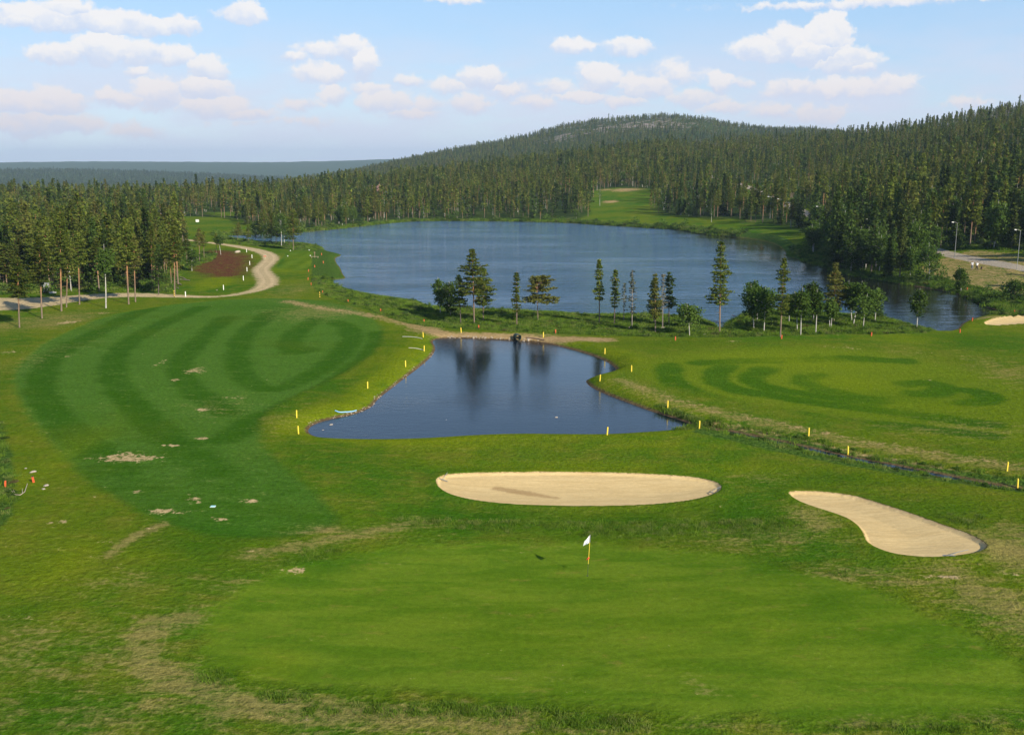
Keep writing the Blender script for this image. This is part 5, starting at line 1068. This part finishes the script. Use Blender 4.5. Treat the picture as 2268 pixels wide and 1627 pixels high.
# street lamps along the right path
def lamp(b, lab, h=7.7):
    t = empty('street_lamp', ground_at(*b), 0, lab, 'street lamp', 'street lamps along the right path')
    tube_obj('pole', [(0, 0, -.2), (0, 0, h*.5), (0, 0, h)], [.07, .055, .04], GY, t, 10); tube_obj('arm', [(0, 0, h-.1), (-.35, -.1, h+.12), (-.95, -.25, h+.18)], [.035, .03, .03], GY, t, 8)
    box('lamp_head', (.55, .24, .13), (-1.2, -.32, h+.18), WH, t, .05, (0, R(6), R(15))); box('glass', (.5, .2, .04), (-1.2, -.32, h+.08), simple('lamp_glass', (.7, .72, .75), .2), t, .01, (0, R(6), R(15)))
for b, lab in [((2251,597), 'street lamp at the right edge behind the gravel path'), ((2113,571), 'street lamp in the wood edge above the two walkers'), ((1923,556), 'street lamp behind the dark shore spruces, right one of three'), ((1890,545), 'street lamp behind the dark shore spruces, middle one of three'),
    ((1866,535), 'street lamp behind the dark shore spruces, left one of three'), ((1813,516), 'street lamp where the far path enters the wood'), ((1750,503), 'street lamp half way along the far path'), ((1705,485), 'street lamp at the upper end of the far path'), ((1727,492), 'street lamp between the two upper ones on the far path')]:
    lamp(b, lab)

# house
hx_, hy_, hz_ = ground_at(834, 437)
hs = empty('house', (hx_, hy_, hz_), R(-14), 'blue house with brown roof half hidden among trees beyond the lake', 'house')
BLW = simple('blue_boards', (.05, .24, .55), .7, .12, 3); RF = simple('brown_roof', (.20, .11, .09), .8, .2, 4); DKW = simple('dark_boards', (.04, .035, .035), .8)
box('walls', (11, 7, 3.4), (0, 0, 1.7), BLW, hs)
b = MB(); b.add([(-6.4, -4.4, 3.1), (6.4, -4.4, 3.1), (6.4, 0, 6.6), (-6.4, 0, 6.6), (-6.4, 4.4, 3.1), (6.4, 4.4, 3.1)], [[0, 1, 2, 3], [3, 2, 5, 4]]); rfo = new_obj('roof', b.mesh('roof', RF), hs); m_ = rfo.modifiers.new('s', 'SOLIDIFY'); m_.thickness = .25
for sx in (-5.45, 5.45):
    b = MB(); b.add([(sx, -3.4, 3.4), (sx, 3.4, 3.4), (sx, .02, 6.1), (sx, -.02, 6.1)], [[0, 1, 2, 3]]); go_ = new_obj('gable', b.mesh('gable', DKW), hs); m_ = go_.modifiers.new('s', 'SOLIDIFY'); m_.thickness = .12
for sx in (-3.4, 0.2, 3.6):
    w_ = box('window', (1.5, .08, 1.3), (sx, -3.55, 1.9), WH, hs, .01); box('pane', (1.25, .04, 1.05), (0, -.05, 0), simple('window_glass', (.03, .04, .05), .1), w_)
dr = box('door', (1.0, .08, 2.1), (1.9, -3.55, 1.06), WD, hs, .01)
box('chimney', (.7, .7, 1.6), (1.5, .6, 6.6), simple('chimney_brick', (.3, .2, .16), .9), hs, .02)

# ------------------------------------------------------------------ walkers and their dog
def skin_obj(name, verts, edges, radii, mat, parent=None, sub=2, root=0):
    me = bpy.data.meshes.new(name); me.from_pydata([Vector(v) for v in verts], edges, []); o = new_obj(name, me, parent, mat)
    sm = o.modifiers.new('skin', 'SKIN'); sm.use_smooth_shade = True
    sl = me.skin_vertices[0].data if me.skin_vertices else None
    if sl is None:
        bm = bmesh.new(); bm.from_mesh(me); bm.verts.layers.skin.verify(); bm.to_mesh(me); bm.free(); sl = me.skin_vertices[0].data
    for i, r_ in enumerate(radii): sl[i].radius = r_ if hasattr(r_, '__len__') else (r_, r_); sl[i].use_root = (i == root)
    ss_ = o.modifiers.new('sub', 'SUBSURF'); ss_.levels = sub; ss_.render_levels = sub; return o
SKN = simple('skin', (.52, .32, .23), .6, .05); 
def person(b, H, label, shirt, trousers, hair, step, rz, swing=1):
    k = H/1.75; t = empty('person', ground_at(*b), rz, label, 'person', 'two people walking on the gravel path'); t.scale = (k, k, k)
    s_ = step
    V = [(0,0,.95),(0,0,1.1),(0,-.01,1.28),(0,0,1.42),(0,.01,1.50),(0,.02,1.60),(0,.01,1.70),            # pelvis .. head
         (-.10,0,.90),(-.11,.20*s_,.50),(-.11,.26*s_-.05,.09),(-.11,.38*s_-.02,.04),                         # left leg
         (.10,0,.90),(.11,-.12*s_,.50),(.11,-.34*s_,.13),(.11,-.26*s_,.05),
         (-.19,0,1.40),(-.25,-.10*swing,1.14),(-.25,-.06*swing+.06,.90),(.19,0,1.40),(.25,.12*swing,1.15),(.25,.26*swing,.93)]
    E = [(0,1),(1,2),(2,3),(3,4),(4,5),(5,6),(0,7),(7,8),(8,9),(9,10),(0,11),(11,12),(12,13),(13,14),(3,15),(15,16),(16,17),(3,18),(18,19),(19,20)]
    RR_ = [(.15,.11),(.14,.10),(.16,.11),(.10,.08),(.055,.055),(.085,.10),(.075,.09),.09,.062,.045,(.045,.03),.09,.062,.045,(.045,.03),.06,.045,.034,.06,.045,.034]
    for (w_, sg) in ((17, -1), (20, 1)):                # palms with five fingers
        wx, wy, wz = V[w_]; V.append((wx, wy+.02, wz-.07)); RR_.append((.034,.018)); E.append((w_, len(V)-1)); pi_ = len(V)-1
        for f in range(5):
            oy = (f-2)*.018; L_ = (.04, .07, .078, .072, .055)[f]; base = (wx+(0 if f else -sg*.03), wy+.02+oy, wz-.10 if f else wz-.06)
            V.append(base); RR_.append(.009); E.append((pi_, len(V)-1)); V.append((base[0]-sg*.012, base[1]+.01, base[2]-L_)); RR_.append(.008); E.append((len(V)-2, len(V)-1))
    body = skin_obj('body', V, E, RR_, SKN, t)
    skin_obj('shirt', [(0,0,.88),(0,0,1.1),(0,-.01,1.28),(0,0,1.41),(-.19,0,1.40),(-.245,-.08*swing,1.18),(.19,0,1.40),(.245,.10*swing,1.18)], [(0,1),(1,2),(2,3),(3,4),(4,5),(3,6),(6,7)], [(.185,.14),(.172,.125),(.185,.13),(.115,.10),.08,.068,.08,.068], shirt, t)
    skin_obj('trousers', [(0,0,1.03),(-.10,0,.88),(-.11,.20*s_,.50),(-.11,.26*s_-.05,.12),(.10,0,.88),(.11,-.12*s_,.50),(.11,-.33*s_,.16)], [(0,1),(1,2),(2,3),(0,4),(4,5),(5,6)], [(.165,.12),.11,.08,.066,.11,.08,.066], trousers, t)
    skin_obj('hair', [(0,-.015,1.62),(0,-.02,1.70),(0,.0,1.765)], [(0,1),(1,2)], [(.088,.09),(.088,.10),(.05,.06)], hair, t)
    for sx in (-1, 1):
        bm = bmesh.new(); bmesh.ops.create_icosphere(bm, subdivisions=2, radius=.013); me = bpy.data.meshes.new('eye'); bm.to_mesh(me); bm.free(); e_ = new_obj('eye', me, t, BK); e_.location = (sx*.034, .108, 1.655)
    skin_obj('nose', [(0,.10,1.65),(0,.132,1.618)], [(0,1)], [.010,.016], SKN, t, 1)
    for sx, ly, lz in ((-.11, .26*s_-.02, .055), (.11, -.30*s_, .07)):
        skin_obj('shoe', [(sx, ly-.07, lz), (sx, ly+.05, lz-.01), (sx, ly+.17, lz-.02)], [(0,1),(1,2)], [(.052,.05),(.052,.045),(.042,.032)], BK, t, 1)
    return t
LS = simple('pale_shirt', (.62, .66, .70), .8, .05); JN = simple('grey_jeans', (.16, .20, .25), .8, .1); BKT = simple('black_trousers', (.015, .013, .015), .8); HB = simple('brown_hair', (.06, .035, .025), .7)
person((2151.5,597.5), 1.72, 'person in pale shirt and greyish blue trousers, left one on the gravel path', LS, JN, HB, 1.0, R(160), 1)
person((2162,598.5), 1.70, 'person in white shirt and black trousers, right one on the gravel path', simple('white_shirt', (.78, .78, .78), .8, .04), BKT, HB, .8, R(170), -1)
dg = empty('dog', ground_at(2172.5, 597.5), R(165), 'small dark brown dog walking right of the two people', 'dog')
DF = simple('dark_fur', (.06, .035, .025), .9, .3, 20); dv = []; de = []; drd = []
def dadd(p, r_, par=None): dv.append(p); drd.append(r_); (de.append((par, len(dv)-1)) if par is not None else None); return len(dv)-1
h0 = dadd((0,-.26,.46), (.10,.10)); h1 = dadd((0,-.05,.45), (.09,.09), h0); h2 = dadd((0,.20,.46), (.12,.14), h1); nk = dadd((0,.34,.60), .07, h2); hd_ = dadd((0,.42,.70), (.072,.07), nk); mz2 = dadd((0,.56,.66), .036, hd_)
t1_ = dadd((0,-.38,.54), .03, h0); dadd((0,-.50,.68), .016, t1_)
for sx in (-1, 1):
    a1 = dadd((sx*.09,.22,.36), .055, h2); a2 = dadd((sx*.09,.20+.05*sx,.20), .032, a1); a3 = dadd((sx*.09,.22+.07*sx,.04), .026, a2); dadd((sx*.09,.27+.07*sx,.02), .028, a3)
    b1 = dadd((sx*.09,-.24,.36), .07, h0); b2_ = dadd((sx*.09,-.17,.27), .045, b1); b3 = dadd((sx*.09,-.33+.04*sx,.15), .026, b2_); b4 = dadd((sx*.09,-.30+.04*sx,.04), .024, b3); dadd((sx*.09,-.25+.04*sx,.02), .028, b4)
    e1 = dadd((sx*.05,.39,.77), .026, hd_); dadd((sx*.075,.38,.83), .012, e1)
skin_obj('body', dv, de, drd, DF, dg)
skin_obj('collar', [(-.05,.33,.56),(0,.36,.56),(.05,.33,.56)], [(0,1),(1,2)], [.02,.02,.02], simple('red_collar', (.5,.05,.03), .6), dg, 1)
# duck on the lake
dkx, dky = at(1624, 700, WZ); dk = empty('duck', (dkx, dky, WZ), R(80), 'small dark water bird swimming at the mouth of the inlet', 'duck')
skin_obj('body', [(0,-.22,.10),(0,-.08,.06),(0,.10,.07),(0,.18,.16),(0,.19,.25),(0,.25,.26)], [(0,1),(1,2),(2,3),(3,4),(4,5)], [.03,(.10,.08),(.10,.08),.04,.045,.02], simple('dark_feathers', (.05,.04,.035), .7, .3, 20), dk)
skin_obj('beak', [(0,.26,.25),(0,.31,.245)], [(0,1)], [.016,.01], Y_, dk, 1)

# ------------------------------------------------------------------ haze
def haze():
    bm = bmesh.new(); bmesh.ops.create_cube(bm, size=1); me = bpy.data.meshes.new('haze'); bm.to_mesh(me); bm.free()
    o = new_obj('haze', me); o.scale = (15000, 15000, 300); o.location = (0, 6000, 80); tag(o, kind='stuff')
    m = bpy.data.materials.new('haze'); m.use_nodes = True; t = NT(m.node_tree); t.n.clear(); out = t.node('ShaderNodeOutputMaterial'); v = t.node('ShaderNodeVolumePrincipled')
    v.inputs['Color'].default_value = (.56, .76, 1.0, 1); v.inputs['Density'].default_value = HAZE; v.inputs['Anisotropy'].default_value = 0.0
    t.l.new(v.outputs[0], out.inputs['Volume']); me.materials.append(m); return o
HAZE = 0.00009
haze()
